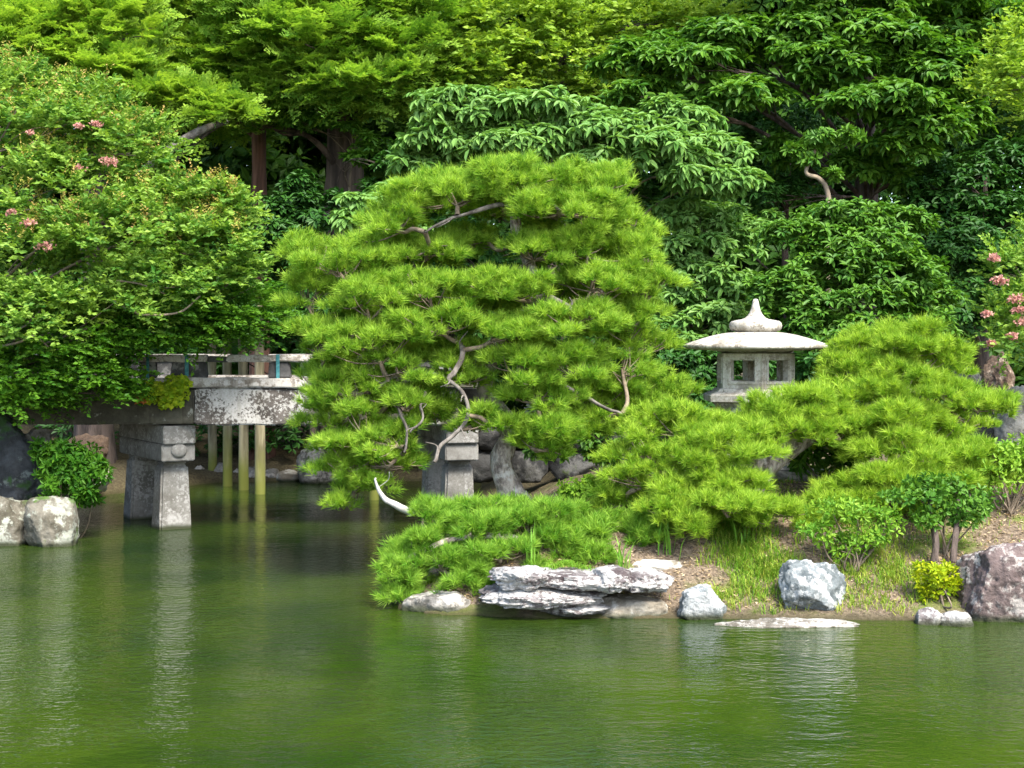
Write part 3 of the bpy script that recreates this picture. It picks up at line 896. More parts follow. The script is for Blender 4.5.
prock("cream flat faced stone lying under the right end of the layered ledge", M['st_cream'], 590, 668, 596, 624, 14.5, 21, 0.75, 0.3, boxy=0.45, planes=8, cut=(0.75, 1.0), rough=0.05)
prock("low grey rock at the waterline under the creeping pine", M['st_grey'], 402, 478, 588, 614, 14.75, 23, 0.7, 0.6, rough=0.09)
prock("pale blue grey stone with a sloping top between ledge rock and grass", M['st_blue'], 678, 728, 585, 621, 14.3, 27, 0.7, 0.3, boxy=0.2)
prock("tall bluish white boulder standing upright in the shore grass", M['st_blue'], 774, 847, 557, 617, 14.5, 34, 0.75, 0.15, rough=0.13, planes=18)
rock_thing("shore_rock", "long flat pale slab lying at the waterline below the grass", M['st_slab'], (X(785, 13.92), 13.95, -0.03), (0.74, 0.17, 0.075), 35, rough=0.13, boxy=0.3, cut=(0.8, 1.0), planes=9, fine=0.06)
prock("large purple brown boulder with white specks at the right shore", M['st_purple'], 952, 1100, 536, 632, 14.35, 52, 0.6, 0.3, rough=0.07, planes=10, cut=(0.72, 0.95), sub=6)
prock("small whitish wedge stone at the waterline left of the purple boulder", M['st_white'], 910, 944, 608, 630, 14.0, 43, 0.8, 0.4)
prock("low white stone touching the foot of the purple boulder", M['st_white'], 934, 982, 611, 632, 13.95, 45, 0.7, 0.4)
prock("flat pale paving stone set in the soil above the layered ledge", M['st_cream'], 622, 684, 559, 568, 15.2, 47, 0.5, 0.5, boxy=0.4, rough=0.04, cut=(0.8, 1.0))
# left bank
prock("rounded grey green boulder on the left bank nearest the water", M['st_mossy'], 26, 77, 497, 546, 19.6, 152, 0.8, 0.35, rough=0.06, planes=6, boxy=0.6, cut=(0.85, 1.1), rotz=0.2)
prock("tan and pale boulder at the left picture edge on the bank", M['st_mossy'], -60, 30, 498, 550, 19.75, 54, 0.7, 0.35, rough=0.06, planes=6, boxy=0.6, cut=(0.85, 1.1))
prock("tall dark pointed standing stone behind the left bank boulders", M['st_dark'], -45, 50, 414, 495, 20.6, 55, 0.6, 0.2, rough=0.09, planes=12)
prock("pale grey speckled stone between dark standing stone and round shrub", M['st_grey'], 20, 62, 428, 490, 21.2, 57, 0.7, 0.2, boxy=0.3)
prock("brown layered stone on the bank left of the bridge pier", M['st_brown'], 62, 112, 430, 462, 24.5, 59, 0.9, 0.5, boxy=0.3)
prock("lower tan stone at the water left of the bridge pier", M['st_cream'], 58, 116, 456, 486, 25.5, 60, 0.8, 0.4, boxy=0.2)
# far shore
prock("pale greenish upright stone on the far shore right of the log poles", M['st_grey'], 298, 342, 438, 484, 28.3, 61, 0.7, 0.2, planes=10)
rng = np.random.default_rng(5)
xs_ = [150, 178, 200, 222, 238, 252, 272, 288, 352, 380]
for i, px in enumerate(xs_):
    w_ = rng.uniform(9, 15)
    prock("small rounded stone in the dim row along the far shore under the bridge", M['st_cream'] if i % 3 == 1 else M['st_grey'], px - w_, px + w_, 466 + rng.uniform(-4, 3), 484, 28.75, 70 + i, 0.8, 0.4, "small_stone", "stones along the far shore", sub=4)
# stone wall behind the pine
wall = empty("stone_wall", (0.2, 22.6, 0.6), "dark retaining wall of big fitted stones behind the tall pine trunk", "stone wall")
rng = np.random.default_rng(8)
for row, (za, zc) in enumerate(((0.55, 1.02), (1.03, 1.42))):
    x = -0.75 + 0.2 * row
    while x < 2.0:
        w_ = rng.uniform(0.55, 0.85)
        mb = MB()
        rock(mb, (x + w_ / 2, 22.7, (za + zc) / 2), (w_ / 2 * 1.12, 0.35, (zc - za) / 2 * 1.15), int(rng.integers(1000)), 8, (0.8, 1.0), 0.05, 4, 0, 0.5)
        mb.build("stone", M['st_wall'], wall, True)
        x += w_
prock("tall grey upright slab behind the right end of the pruned pine", M['st_grey'], 995, 1060, 383, 452, 20.3, 91, 0.4, 0.3, boxy=0.4, rough=0.06)
prock("narrow dark upright slab left of the tall grey slab", M['st_wall'], 948, 998, 392, 452, 20.5, 92, 0.5, 0.3, boxy=0.4, rough=0.06)
prock("brown rough boulder under the pink flowering tree at right", M['st_brown'], 984, 1018, 352, 390, 21.4, 93, 0.8, 0.4, rough=0.12)
prock("grey green rounded rock beside the brown boulder", M['st_wall'], 948, 982, 366, 400, 20.9, 94, 0.8, 0.4, rough=0.10)

# ================================================================== PINES
def pads_to_tufts(rng, pads, Y0, spacing=9.0, dep=0.85, rim=0.35):
    """needle shoots for a pine: every pad is a loose plate of small upward tufted cushions"""
    Ps, As, cs = [], [], []
    for (px, py, rx, ry, dy) in pads:
        Y = Y0 + dy
        s = Y / F
        c = at(px, py, Y)
        rd = max(rx * dep, 22)
        a_, b_, h_ = rx * s, rd * s, ry * s
        m = max(5, int(rx * rd / 115))
        th = rng.uniform(0, 2 * math.pi, m)
        r = np.sqrt((np.arange(m) + rng.uniform(0, 1, m)) / m)
        k = 1 + 0.25 * vnoise(np.c_[np.cos(th) * 1.6 + px, np.sin(th) * 1.6 + py, np.zeros(m)], 3)
        X_, Y_ = r * np.cos(th) * k * 0.92, r * np.sin(th) * k * 0.92
        tilt = rng.normal(0, 0.12, 2)
        sc = c + np.c_[X_ * a_, Y_ * b_, ((1 - r ** 2) * 1.25 - 0.75 + rng.normal(0, 0.48, m) + X_ * tilt[0] * 2) * h_]
        pp = []
        for i in range(m):
            rs = rng.uniform(11, 19) * s
            hs = rs * rng.uniform(0.30, 0.5)
            n = int(math.pi * (rs / s) ** 2 / spacing ** 2 * 1.35) + 3
            q = np.sqrt(rng.uniform(0, 1, n)); t2 = rng.uniform(0, 2 * math.pi, n)
            x, y = q * np.cos(t2), q * np.sin(t2)
            P = sc[i] + np.c_[x * rs, y * rs, ((1 - q ** 2) - 0.5 + rng.normal(0, 0.15, n)) * hs]
            A = np.c_[x * 0.75 + X_[i] * 0.4, y * 0.75 + Y_[i] * 0.4, np.full(n, 1.0) - 0.35 * q ** 3] + rng.normal(0, 0.16, (n, 3))
            Ps.append(P); As.append(nrm(A)); pp.append(P)
        cs.append((c - np.array([0, 0, 0.8 * h_]), np.array([a_, b_, h_]), np.concatenate(pp)))
    return np.concatenate(Ps), np.concatenate(As), cs

def pine(name, label, base, pads, Y0, trunk, r0, seed, mat, spacing=9.0, L=0.112, k=40, w=0.0078, branches=(), r1=None, twigs=14, cat="pine tree"):
    rng = np.random.default_rng(seed)
    o = empty(name, base, label, cat)
    P, A, cs = pads_to_tufts(rng, pads, Y0, spacing)
    mb = MB()
    tn = 0.5 + 0.32 * vnoise(P * 1.5, seed)
    needles(rng, mb, P, A, k, L, w, (8, 62), (0.15, 0.9))
    mb.build("crown", mat, o)
    tr = MB()
    path = smooth_path(trunk, 8)
    path = path + 0.03 * np.c_[vnoise(path * 3, 4), vnoise(path * 3, 5), np.zeros(len(path))]
    tube(tr, path, r0, r1 or r0 * 0.35, 16, 0.34, seed, 0.45)
    tr.build("trunk", M['bark_pine'], o, True)
    tw = MB()
    nodes = [(q, 0.0) for q in path[len(path) // 5:]]
    for bp, ra, rb, mt in branches:
        if mt == 'bark_branch': nodes += [(q, 0.1) for q in smooth_path(bp, 5)]
    todo = list(range(len(cs)))
    while todo:
        best = None
        for i in todo:
            c = cs[i][0]
            for q, cost in nodes:
                dv = c - q
                dd = math.sqrt(dv[0] ** 2 + dv[1] ** 2 + (dv[2] * (1.5 if dv[2] < 0 else 1.0)) ** 2) + 0.25 * cost
                if best is None or dd < best[0]: best = (dd, i, q, cost)
        dd, i, a, cost = best
        todo.remove(i)
        c, r, Pp = cs[i]
        d = c - a
        ln = np.linalg.norm(d)
        p = smooth_path([a, a + d * 0.35 + rng.normal(0, 0.07, 3) * ln, a + d * 0.7 + rng.normal(0, 0.07, 3) * ln, c], 5)
        rr = np.clip(0.034 - 0.008 * (cost + ln), 0.012, 0.034)
        tube(tw, p, rr, rr * 0.6, 7, 0.12, i)
        nodes.append((c, cost + ln))
        for j in rng.choice(len(Pp), min(twigs, len(Pp)), False):
            e = Pp[j]
            q = p[int(rng.integers(len(p) // 2, len(p)))]
            if np.linalg.norm(e - q) > 0.75: continue
            tube(tw, smooth_path([q, (q + e) / 2 + np.array([0, 0, -0.03]) + rng.normal(0, 0.02, 3), e], 3), rr * 0.35, 0.004, 4)
    tw.build("branches", M['bark_twig'], o, True)
    for bp, ra, rb, mt in branches:
        q = MB()
        bq = smooth_path(bp, 7)
        bq[1:-1] += 0.022 * np.c_[vnoise(bq[1:-1] * 6, 1), vnoise(bq[1:-1] * 6, 2), vnoise(bq[1:-1] * 6, 3)]
        tube(q, bq, ra, rb, 9, 0.42, 3)
        for j in range(6, len(bq) - 2, 12 if mt != 'bleached' else 99):
            e = bq[j] + sph(rng, 1, 0.3)[0] * rng.uniform(0.12, 0.3)
            tube(q, smooth_path([bq[j], (bq[j] + e) / 2 + rng.normal(0, 0.03, 3), e], 4), ra * 0.35, 0.004, 5)
        q.build("branch", M[mt], o, True)
    return o

PA = [(525, 176, 78, 16, 0), (455, 192, 52, 14, -.25), (592, 182, 48, 16, .1), (628, 212, 30, 14, .2), (405, 196, 40, 14, -.15), (392, 218, 34, 13, -.35), (560, 205, 60, 14, -.45),
      (500, 208, 40, 12, .5), (470, 190, 60, 14, .5), (590, 205, 46, 12, .7),
      (305, 248, 32, 11, 0), (340, 262, 52, 14, -.35), (425, 250, 50, 14, -.15), (470, 240, 42, 13, .4), (590, 236, 62, 17, -.25), (645, 246, 26, 16, .25), (535, 250, 50, 14, -.35),
      (625, 252, 36, 14, .7), (560, 235, 60, 14, .7), (400, 245, 60, 14, .7),
      (305, 290, 34, 14, -.15), (365, 292, 50, 15, -.6), (430, 284, 50, 15, -.55), (505, 280, 48, 15, -.55), (592, 276, 55, 17, -.35), (652, 280, 28, 14, .1), (615, 290, 36, 12, .5),
      (320, 330, 42, 15, -.25), (372, 338, 50, 17, -.7), (436, 320, 46, 14, -.8), (505, 326, 44, 15, -.8), (572, 318, 56, 17, -.75), (632, 312, 38, 18, 0),
      (316, 372, 30, 14, -.2), (350, 384, 42, 16, -.55), (398, 362, 36, 13, -.7), (515, 362, 40, 15, -.85), (570, 358, 48, 17, -.65), (622, 352, 36, 20, .0), (450, 352, 28, 11, -.3),
      (328, 414, 34, 16, -.35), (362, 428, 40, 18, -.65), (348, 458, 36, 17, -.6), (394, 434, 30, 14, -.75), (536, 392, 40, 15, -.7), (596, 396, 46, 18, .1), (648, 388, 36, 17, .3),
      (346, 488, 22, 11, -.45), (385, 462, 30, 14, -.6), (540, 420, 34, 14, -.85), (552, 440, 32, 12, -.75), (496, 412, 32, 12, -.8), (532, 440, 26, 10, -.75), (462, 372, 24, 10, -.5), (428, 414, 22, 9, -.2), (474, 424, 18, 8, -.6), (440, 402, 20, 10, -.2), (588, 420, 34, 14, -.1), (408, 402, 26, 11, -.7), (672, 398, 32, 14, .5), (375, 405, 36, 16, -.3), (335, 440, 30, 18, .0), (410, 385, 34, 14, -.2), (385, 448, 30, 16, -.2), (440, 345, 34, 14, -.3), (345, 360, 36, 16, .2), (645, 340, 30, 13, .4), (610, 385, 44, 16, .4), (570, 385, 40, 14, .2), (540, 345, 40, 14, .1), (470, 305, 50, 14, .2), (400, 315, 50, 15, .2), (560, 300, 50, 15, .3), (365, 475, 26, 13, -.5)]
Y0 = 17.0
b_main = [([at(452, 335, 16.6), at(464, 350, 16.3), at(456, 370, 16.2), at(449, 380, 16.15), at(463, 393, 16.1), at(468, 407, 16.1), at(460, 428, 16.1), at(440, 445, 16.0), at(434, 462, 15.9)], 0.034, 0.018, 'bark_branch'),
          ([at(520, 392, 17), at(535, 386, 16.5), at(562, 384, 16.3), at(592, 402, 16.4), at(622, 414, 16.6)], 0.034, 0.014, 'bark_branch'),
          ([at(392, 395, 16.4), at(400, 410, 16.2), at(408, 430, 16.1), at(404, 452, 16.1)], 0.022, 0.010, 'bark_branch'),
          ([at(425, 392, 16.4), at(420, 405, 16.2), at(422, 420, 16.1), at(410, 432, 16.1)], 0.018, 0.010, 'bark_branch'),
          ([at(470, 380, 17), at(430, 370, 16.6), at(400, 375, 16.4), at(370, 392, 16.3)], 0.035, 0.015, 'bark_branch'),
          ([at(376, 478, 15.7), at(379, 489, 15.7), at(386, 499, 15.65), at(397, 507, 15.6), at(412, 514, 15.6)], 0.010, 0.048, 'bleached'),
          ([at(515, 215, 16.9), at(500, 205, 16.6), at(470, 212, 16.5), at(440, 222, 16.5), at(425, 232, 16.5)], 0.026, 0.012, 'bark_branch'),
          ([at(520, 208, 16.7), at(545, 203, 16.5), at(560, 210, 16.4)], 0.035, 0.015, 'bark_branch'),
          ([at(525, 306, 16.8), at(545, 298, 16.4), at(565, 304, 16.3), at(572, 312, 16.3)], 0.05, 0.02, 'bark_branch')]
pine("pine_tree", "tall broad bright green pine with layered pads and twisting grey branches over the water", (0, 17, gh(0, 17)), PA, Y0,
     [at(522, 514, 16.8), at(508, 486, 16.7), at(503, 460, 16.7), at(508, 432, 16.8), at(488, 400, 16.9), at(484, 375, 16.9), at(500, 340, 16.9), at(526, 312, 16.85), at(530, 270, 16.9), at(514, 225, 16.85), at(520, 190, 17)], 0.135, 3, M['pine'], 7.6, branches=b_main)
PL = [(418, 545, 40, 14, .1), (398, 572, 26, 12, .0), (466, 528, 48, 14, .2), (448, 562, 44, 15, -.1), (528, 522, 46, 14, .4), (588, 520, 44, 13, .6), (636, 520, 34, 11, .7), (500, 552, 40, 13, -.05),
      (424, 508, 32, 10, .5), (466, 507, 38, 10, .6), (556, 542, 32, 11, .2), (408, 590, 18, 8, -.1), (520, 511, 40, 9, .8), (470, 580, 26, 9, -.15), (590, 545, 30, 9, .3), (640, 540, 28, 9, .5)]
pine("creeping_pine", "low creeping pine with blue green needles spilling over the island's left shore", (X(540, 15.4), 15.4, gh(X(540, 15.4), 15.4)), PL, 15.1,
     [at(560, 560, 15.5), at(530, 545, 15.4), at(490, 535, 15.3), at(450, 540, 15.2), at(415, 555, 15.1)], 0.06, 5, M['pine_low'], 7.6, twigs=10)
PS = [(680, 418, 50, 13, .3), (638, 446, 34, 13, .1), (690, 450, 50, 15, -.1), (742, 438, 46, 13, -.1), (636, 478, 40, 14, -.1), (695, 482, 52, 16, -.4), (732, 478, 34, 12, -.3), (672, 508, 40, 12, -.5), (728, 506, 48, 14, -.6), (772, 508, 36, 12, -.4), (620, 500, 26, 10, .1), (700, 430, 50, 13, .8), (650, 420, 36, 12, .9)]
pine("spreading_pine", "low spreading yellow green pine mounded in front of the lantern's left side", (X(742, 16.2), 16.2, gh(X(742, 16.2), 16.2)), PS, 15.9,
     [at(745, 520, 16.1), at(752, 490, 16.1), at(742, 470, 16.0), at(715, 470, 15.9), at(680, 480, 15.9)], 0.09, 7, M['pine_right'], 7.6, twigs=10)
PR = [(895, 338, 58, 14, .3), (850, 350, 36, 13, .2), (935, 356, 36, 15, .3), (852, 376, 46, 14, 0), (908, 378, 56, 15, -.1), (945, 388, 38, 15, .1), (978, 402, 34, 13, -.1), (800, 400, 50, 14, -.5), (765, 412, 42, 13, -.6), (842, 406, 52, 15, -.3), (898, 410, 52, 16, -.3),
      (778, 426, 42, 12, -.7), (840, 430, 42, 12, -.6), (925, 428, 40, 14, -.2), (905, 448, 54, 15, -.6), (952, 452, 46, 14, -.5), (886, 472, 42, 13, -.8), (925, 474, 50, 14, -.8), (832, 498, 40, 12, -.8), (875, 492, 44, 13, -.9), (830, 505, 42, 12, -.9), (972, 468, 34, 12, -.4), (880, 360, 60, 14, .8), (960, 420, 34, 12, .4), (880, 430, 60, 14, .4)]
pine("cloud_pruned_pine", "cloud pruned yellow green pine with stepped pads right of the lantern", (X(758, 16.9), 16.9, gh(X(758, 16.9), 16.9)), PR, 16.9,
     [at(742, 490, 16.6), at(760, 468, 16.5), at(788, 447, 16.6), at(820, 430, 16.7), at(860, 410, 16.8), at(885, 380, 17.0), at(895, 350, 17.2)], 0.17, 9, M['pine_right'], 7.4, r1=0.04, twigs=12)

# ================================================================== LEFT CRAPE MYRTLE AND MAPLE
rng = np.random.default_rng(21)
cl = [K(40, 140, 20.5, 80, 45, 500), K(-60, 200, 20.5, 80, 120, 500), K(60, 200, 20.2, 90, 50, 620), K(130, 150, 20.8, 60, 40, 380), K(170, 212, 20.4, 56, 36, 420), K(215, 215, 20.6, 45, 30, 300), K(110, 240, 20.0, 90, 40, 560),
      K(40, 265, 19.9, 80, 45, 560), K(200, 250, 20.2, 50, 35, 380), K(160, 285, 20.0, 70, 32, 420), K(228, 282, 20.4, 42, 28, 260), K(30, 320, 19.7, 75, 40, 500), K(110, 318, 19.8, 60, 28, 330), K(20, 100, 20.8, 70, 40, 400), K(-50, 330, 20, 70, 60, 300), K(90, 110, 20.9, 50, 25, 240)]
cl = [(c, r * np.array([0.95, 1, 0.8]), int(n * 0.75)) for c, r, n in cl]
P, A = crown_points(rng, cl, 0.23, 0.6, 20, 0.5)
mb = MB()
sprigs(rng, mb, P, nrm(A * np.array([1, 1, 0.6]) + np.array([0.12, -0.1, 0.02])), 0.34, 13, 0.085, 0.050, (0.1, 0.95))
tr = MB()
bx, byy = -8.0, 20.8
tree_wood(tr, (bx, byy, gh(bx, byy)), (bx + 0.5, byy - 0.1, 4.6), cl, 0.13, rng, bend=0.6, limb=0.3)
cm = plant("crape_myrtle_tree", "wide crape myrtle with light green leaves and few pink blossoms overhanging the bridge", "tree", (bx, byy, gh(bx, byy)), tr, M['bark_pale'], mb, M['myrtle'])
def blossom(parent, px, py, Y, size, n, seed):
    r_ = np.random.default_rng(seed)
    c = at(px, py, Y)
    d = sph(r_, n, 0.3) * np.array([1.35, 1, 0.75])
    q = MB()
    leaves4(q, c + d * size * r_.uniform(0.2, 1, (n, 1)) * np.array([1, 1, 0.9]), sph(r_, n), sph(r_, n), 0.045, 0.04, r_.uniform(0, 1, n))
    q.build("blossom", M['bloom'], parent)
for i, (px, py, sz) in enumerate(((79, 126, .06), (97, 124, .085), (109, 161, .09), (12, 212, .10), (28, 223, .09), (45, 246, .10), (30, 132, .06), (80, 168, .07))):
    Pn = at(px, py, 20)
    blossom(cm, px, py, 19.25 if py > 200 else 19.6, sz * (0.6 + 0.25 * (i % 3)), 40 + 22 * (i % 3), i)
for b_, ra in (([at(0, 347, 19.6), at(20, 342, 19.5), at(34, 336, 19.5), at(52, 350, 19.6)], 0.02), ([at(110, 298, 19.7), at(132, 311, 19.55), at(150, 315, 19.45), at(180, 312, 19.5), at(200, 296, 19.8)], 0.022), ([at(108, 280, 19.7), at(140, 284, 19.6), at(165, 294, 19.7)], 0.018)):
    q = MB(); tube(q, smooth_path(b_, 6), ra, ra * 0.5, 7, 0.12, 2); q.build("branch", M['bark_pale'], cm, True)
# bronze shoot tips on the top of the crown
q = MB()
sel = rng.choice(len(P), 1700, False); sel = sel[(A[sel][:, 2] > 0.4) & (P[sel][:, 2] > at(0, 260, 20)[2])]
sprigs(rng, q, P[sel] + np.array([0, -0.08, 0.14]), np.tile((0.1, -0.1, 0.9), (len(sel), 1)) + rng.normal(0, 0.3, (len(sel), 3)), 0.26, 9, 0.045, 0.022, (0.1, 0.9))
q.build("shoot_tips", M['tips'], cm)

rng = np.random.default_rng(22)
cl = [K(40, 370, 20.0, 80, 28, 420), K(92, 380, 20.1, 46, 20, 260), K(15, 398, 20.1, 60, 20, 300), K(140, 335, 20.3, 60, 16, 300), K(60, 345, 20.2, 90, 24, 380), K(180, 315, 20.4, 60, 18, 300), K(240, 322, 20.6, 42, 14, 230), K(250, 305, 20.9, 40, 18, 200), K(-40, 380, 20.3, 60, 40, 250), K(120, 392, 20.2, 20, 9, 60), K(215, 338, 20.6, 36, 9, 120)]
P, A = crown_points(rng, cl, 0.34, 0.5, 9)
mb = MB()
sprigs(rng, mb, P, nrm(A * np.array([1, 1, 0.35]) + np.array([0.15, 0, -0.12])), 0.30, 12, 0.075, 0.045, (0.1, 0.85))
tr = MB(); tree_wood(tr, (-9.2, 20.6, gh(-9.2, 20.6)), (-8.0, 20.4, 2.6), cl, 0.10, rng, bend=0.5, limb=0.3)
plant("maple_tree", "deep green low maple whose branches hide the left end of the bridge", "tree", (-9.2, 20.6, gh(-9.2, 20.6)), tr, M['bark_dark'], mb, M['maple'])
# yellowing vine on the bridge beam
rng = np.random.default_rng(23)
cl = [K(160, 392, 20.88, 22, 10, 70, 0.3), K(178, 388, 20.88, 18, 11, 60, 0.3), K(168, 402, 20.86, 16, 6, 30, 0.3)]
P, A = crown_points(rng, cl, 0.5, 0.3, 6)
P[:, 1] = np.minimum(P[:, 1], 20.93)
mb = MB(); rosettes(rng, mb, P, nrm(A + np.array([0, -0.8, 0.2])), 5, 0.078, 0.07, (30, 110), (0.1, 0.9), 0.2)
q = MB(); tube(q, smooth_path([at(190, 376, 20.95), at(180, 384, 20.88), at(165, 392, 20.87), at(150, 396, 20.87)], 5), 0.012, 0.006, 5)
vn = plant("vine", "yellow green vine with one red leaf trailing over the bridge beam", "vine", at(185, 378, 20.9), q, M['bark_twig'], mb, M['vine'], None, "foliage", "stem")
q = MB(); P = at(144, 399, 20.84) + rng.normal(0, 0.03, (6, 3)) * np.array([1, .3, 1]); rosettes(rng, q, P, np.tile((0, -0.8, 0.6), (6, 1)), 3, 0.10, 0.08, (50, 90), (0.1, 0.9)); q.build("red_leaf", M['red_leaf'], vn)

# ================================================================== BIG TREES BEHIND
def big_tree(name, label, kind, bx, by_, ztop, r0, cl, seed, bark, mat, group=None, sub_r=0.3, zb=0.5, per=10, bend=0.15, kw=None, twist=None, cat="tree", mult=1.0, limb=0.22):
    r_ = np.random.default_rng(seed)
    cl = [(c, r, int(n * mult)) for c, r, n in cl]
    while gh(bx, by_) < 0.15: by_ += 0.25      # never rooted in the pond
    P, A = crown_points(r_, cl, sub_r, zb, per)
    mb = MB()
    kw = kw or {}
    if kind == 'frond':
        A = nrm(A * np.array([1, 0.8, 0.35]) + np.array([0, -0.45, 0.10]))
        fronds(r_, mb, P, A, **kw)
    elif kind == 'sprig':
        sprigs(r_, mb, P, nrm(A * np.array([1, 1, 0.5]) + np.array([0, -0.15, -0.05])), **kw)
    else:
        if kw.get('th', (0, 0))[1] > 115: A = nrm(A * np.array([0.5, 0.5, 0.5]) + np.array([0, -0.1, 0.8]))
        else: A = nrm(A + np.array([0, -0.25, 0.2]))
        rosettes(r_, mb, P, A, **kw)
    tr = MB()
    b0 = (bx, by_, gh(bx, by_))
    tree_wood(tr, b0, (bx + (twist or 0), by_, ztop), cl, r0, r_, bend=bend, limb=limb)
    return plant(name, label, cat, b0, tr, M[bark], mb, M[mat], group)

# firs, upper left
Y = 29.5
cl = [K(330, 45, Y - 1.6, 90, 34, 330), K(300, 5, Y - 1.4, 90, 34, 330), K(250, 60, Y - 1.0, 70, 30, 260), K(400, 60, Y - 1.3, 80, 30, 300), K(360, 90, Y - 1.8, 70, 20, 220), K(420, 25, Y - 1, 70, 34, 260), K(310, 85, Y - 1.5, 60, 18, 180), K(440, 90, Y - .8, 50, 18, 140), K(255, 100, 28.3, 44, 14, 130), K(262, 60, 28.3, 44, 22, 170), K(300, 95, 28.3, 50, 12, 100), K(380, 100, 28.3, 50, 14, 120), K(345, 92, 28.4, 40, 14, 110), K(345, 50, 28.3, 50, 24, 200), K(340, 10, 28.3, 60, 26, 200), K(258, 20, 28.5, 50, 26, 170), K(262, 125, 28.6, 30, 8, 50),
      K(350, -50, Y - 1, 130, 45, 330), K(340, -130, Y - .5, 130, 60, 300), K(340, -230, Y, 110, 70, 240)]
big_tree("fir_tree", "massive fir with thick grooved trunk and flat drooping sprays across the upper middle", 'frond', X(343, 29.8), 29.8, 14, 0.52, cl, 31, 'bark_dark', 'fir', kw=dict(length=0.62, pairs=7), zb=0.7, mult=1.35)
Y = 32
cl = [K(190, 60, Y - 1, 70, 30, 240), K(150, 20, Y - 1, 80, 34, 260), K(220, 20, Y - 1, 60, 30, 200), K(205, 110, Y - 1.4, 60, 24, 200), K(160, 100, Y - 1.4, 50, 22, 160), K(240, 132, Y - 1, 36, 10, 60), K(190, -50, Y, 110, 50, 240), K(200, -150, Y, 100, 60, 200)]
big_tree("fir_tree", "slim red brown trunked fir standing left of the massive fir", 'frond', X(261, 29.9), 29.9, 13, 0.22, cl, 32, 'bark_red', 'fir', kw=dict(length=0.62, pairs=7), zb=0.7, mult=1.35)
Y = 28
cl = [K(40, 50, Y - 1, 80, 34, 300), K(100, 80, Y - 1.3, 70, 28, 260), K(110, 30, Y - 1, 70, 30, 240), K(20, 100, Y - 1.4, 70, 24, 240), K(170, 108, Y - 1.6, 56, 16, 200), K(222, 116, Y - 2.2, 26, 10, 70), K(90, 125, Y - 1.5, 70, 24, 220), K(-40, 40, Y, 70, 60, 200), K(60, -40, Y, 120, 50, 260), K(50, -140, Y, 120, 60, 200)]
o = big_tree("fir_tree", "yellow green fir with long grey slanting limb at the upper left", 'frond', X(95, Y), Y, 12, 0.30, cl, 33, 'bark_dark', 'fir_yellow', kw=dict(length=0.60, pairs=7), zb=0.7, mult=1.35)
q = MB(); tube(q, smooth_path([at(110, 205, 27.0), at(152, 165, 25.8), at(180, 142, 25.6), at(206, 128, 25.7), at(226, 122, 26.4)], 7), 0.11, 0.05, 9, 0.1, 3); q.build("branch", M['bark_branch'], o, True)

# fine light tree, top middle
Y = 30
cl = [K(520, 30, Y - 1.2, 80, 36, 420), K(450, 70, Y - 1.5, 50, 26, 260), K(580, 50, Y - 1.2, 60, 30, 300), K(610, 85, Y - 1.3, 46, 22, 190), K(500, 75, Y - 1.5, 50, 22, 220), K(640, 20, Y - 1, 60, 30, 260), K(530, -30, Y, 130, 46, 300), K(700, 25, Y - 1.2, 50, 25, 200), K(540, -130, Y, 130, 60, 260)]
big_tree("light_leaved_tree", "fine leaved yellow green tree at the top middle behind the drooping tree", 'sprig', X(560, Y), Y, 12, 0.22, cl, 34, 'bark_dark', 'light_leaf', kw=dict(length=0.45, k=12, L=0.13, W=0.075))
# pale drooping broadleaf
Y = 24.5
cl = [K(470, 108, Y - .8, 60, 22, 170), K(440, 140, Y - .8, 40, 22, 120), K(540, 110, Y - 1, 60, 20, 150), K(520, 140, Y - 1.2, 60, 18, 150), K(600, 130, Y - 1.1, 60, 22, 170), K(670, 118, Y - .9, 50, 20, 130), K(650, 150, Y - 1.2, 60, 20, 150), K(715, 150, Y - 1, 46, 18, 110), K(735, 180, Y - 1.2, 36, 16, 80), K(700, 175, Y - 1.2, 44, 14, 90), K(600, 160, Y - 1.2, 50, 14, 90), K(420, 165, Y - .6, 30, 16, 70)]
big_tree("drooping_broadleaf_tree", "pale green broadleaf tree with drooping leaf whorls spread behind the tall pine", 'ros', X(600, Y + .3), Y + .3, 5.8, 0.16, cl, 35, 'bark_pale', 'droop', kw=dict(k=8, L=0.20, W=0.075, th=(65, 140), curl=0.2), sub_r=0.35, per=9, mult=1.7)
cl = [K(700, 215, 24.2, 50, 18, 120), K(730, 245, 24, 36, 16, 80), K(680, 250, 24, 40, 16, 90), K(700, 280, 24, 50, 18, 120), K(670, 300, 24, 46, 18, 110), K(720, 315, 23.8, 46, 18, 110), K(745, 285, 24.2, 30, 18, 60), K(660, 335, 23.6, 50, 20, 110), K(770, 225, 24.6, 30, 16, 50)]
big_tree("broadleaf_shrub", "mid green hanging leaved bush filling the gap left of the lantern top", 'ros', X(690, 24.4), 24.4, 3.6, 0.08, cl, 36, 'bark_dark', 'droop', kw=dict(k=7, L=0.16, W=0.07, th=(60, 130), curl=0.2), sub_r=0.35, per=9, mult=1.7, cat="shrub")
cl = [K(370, 205, 21.5, 34, 14, 70), K(350, 222, 21.4, 22, 12, 40), K(395, 190, 21.6, 24, 12, 40), K(400, 225, 21.6, 30, 16, 50)]
big_tree("broadleaf_shrub", "small cool green drooping leaved shrub peeping out left of the pine's top", 'ros', X(400, 21.8), 23.8, 4.2, 0.05, cl, 37, 'bark_dark', 'droop', kw=dict(k=7, L=0.18, W=0.08, th=(75, 140), curl=0.2), sub_r=0.4, per=8, cat="shrub")
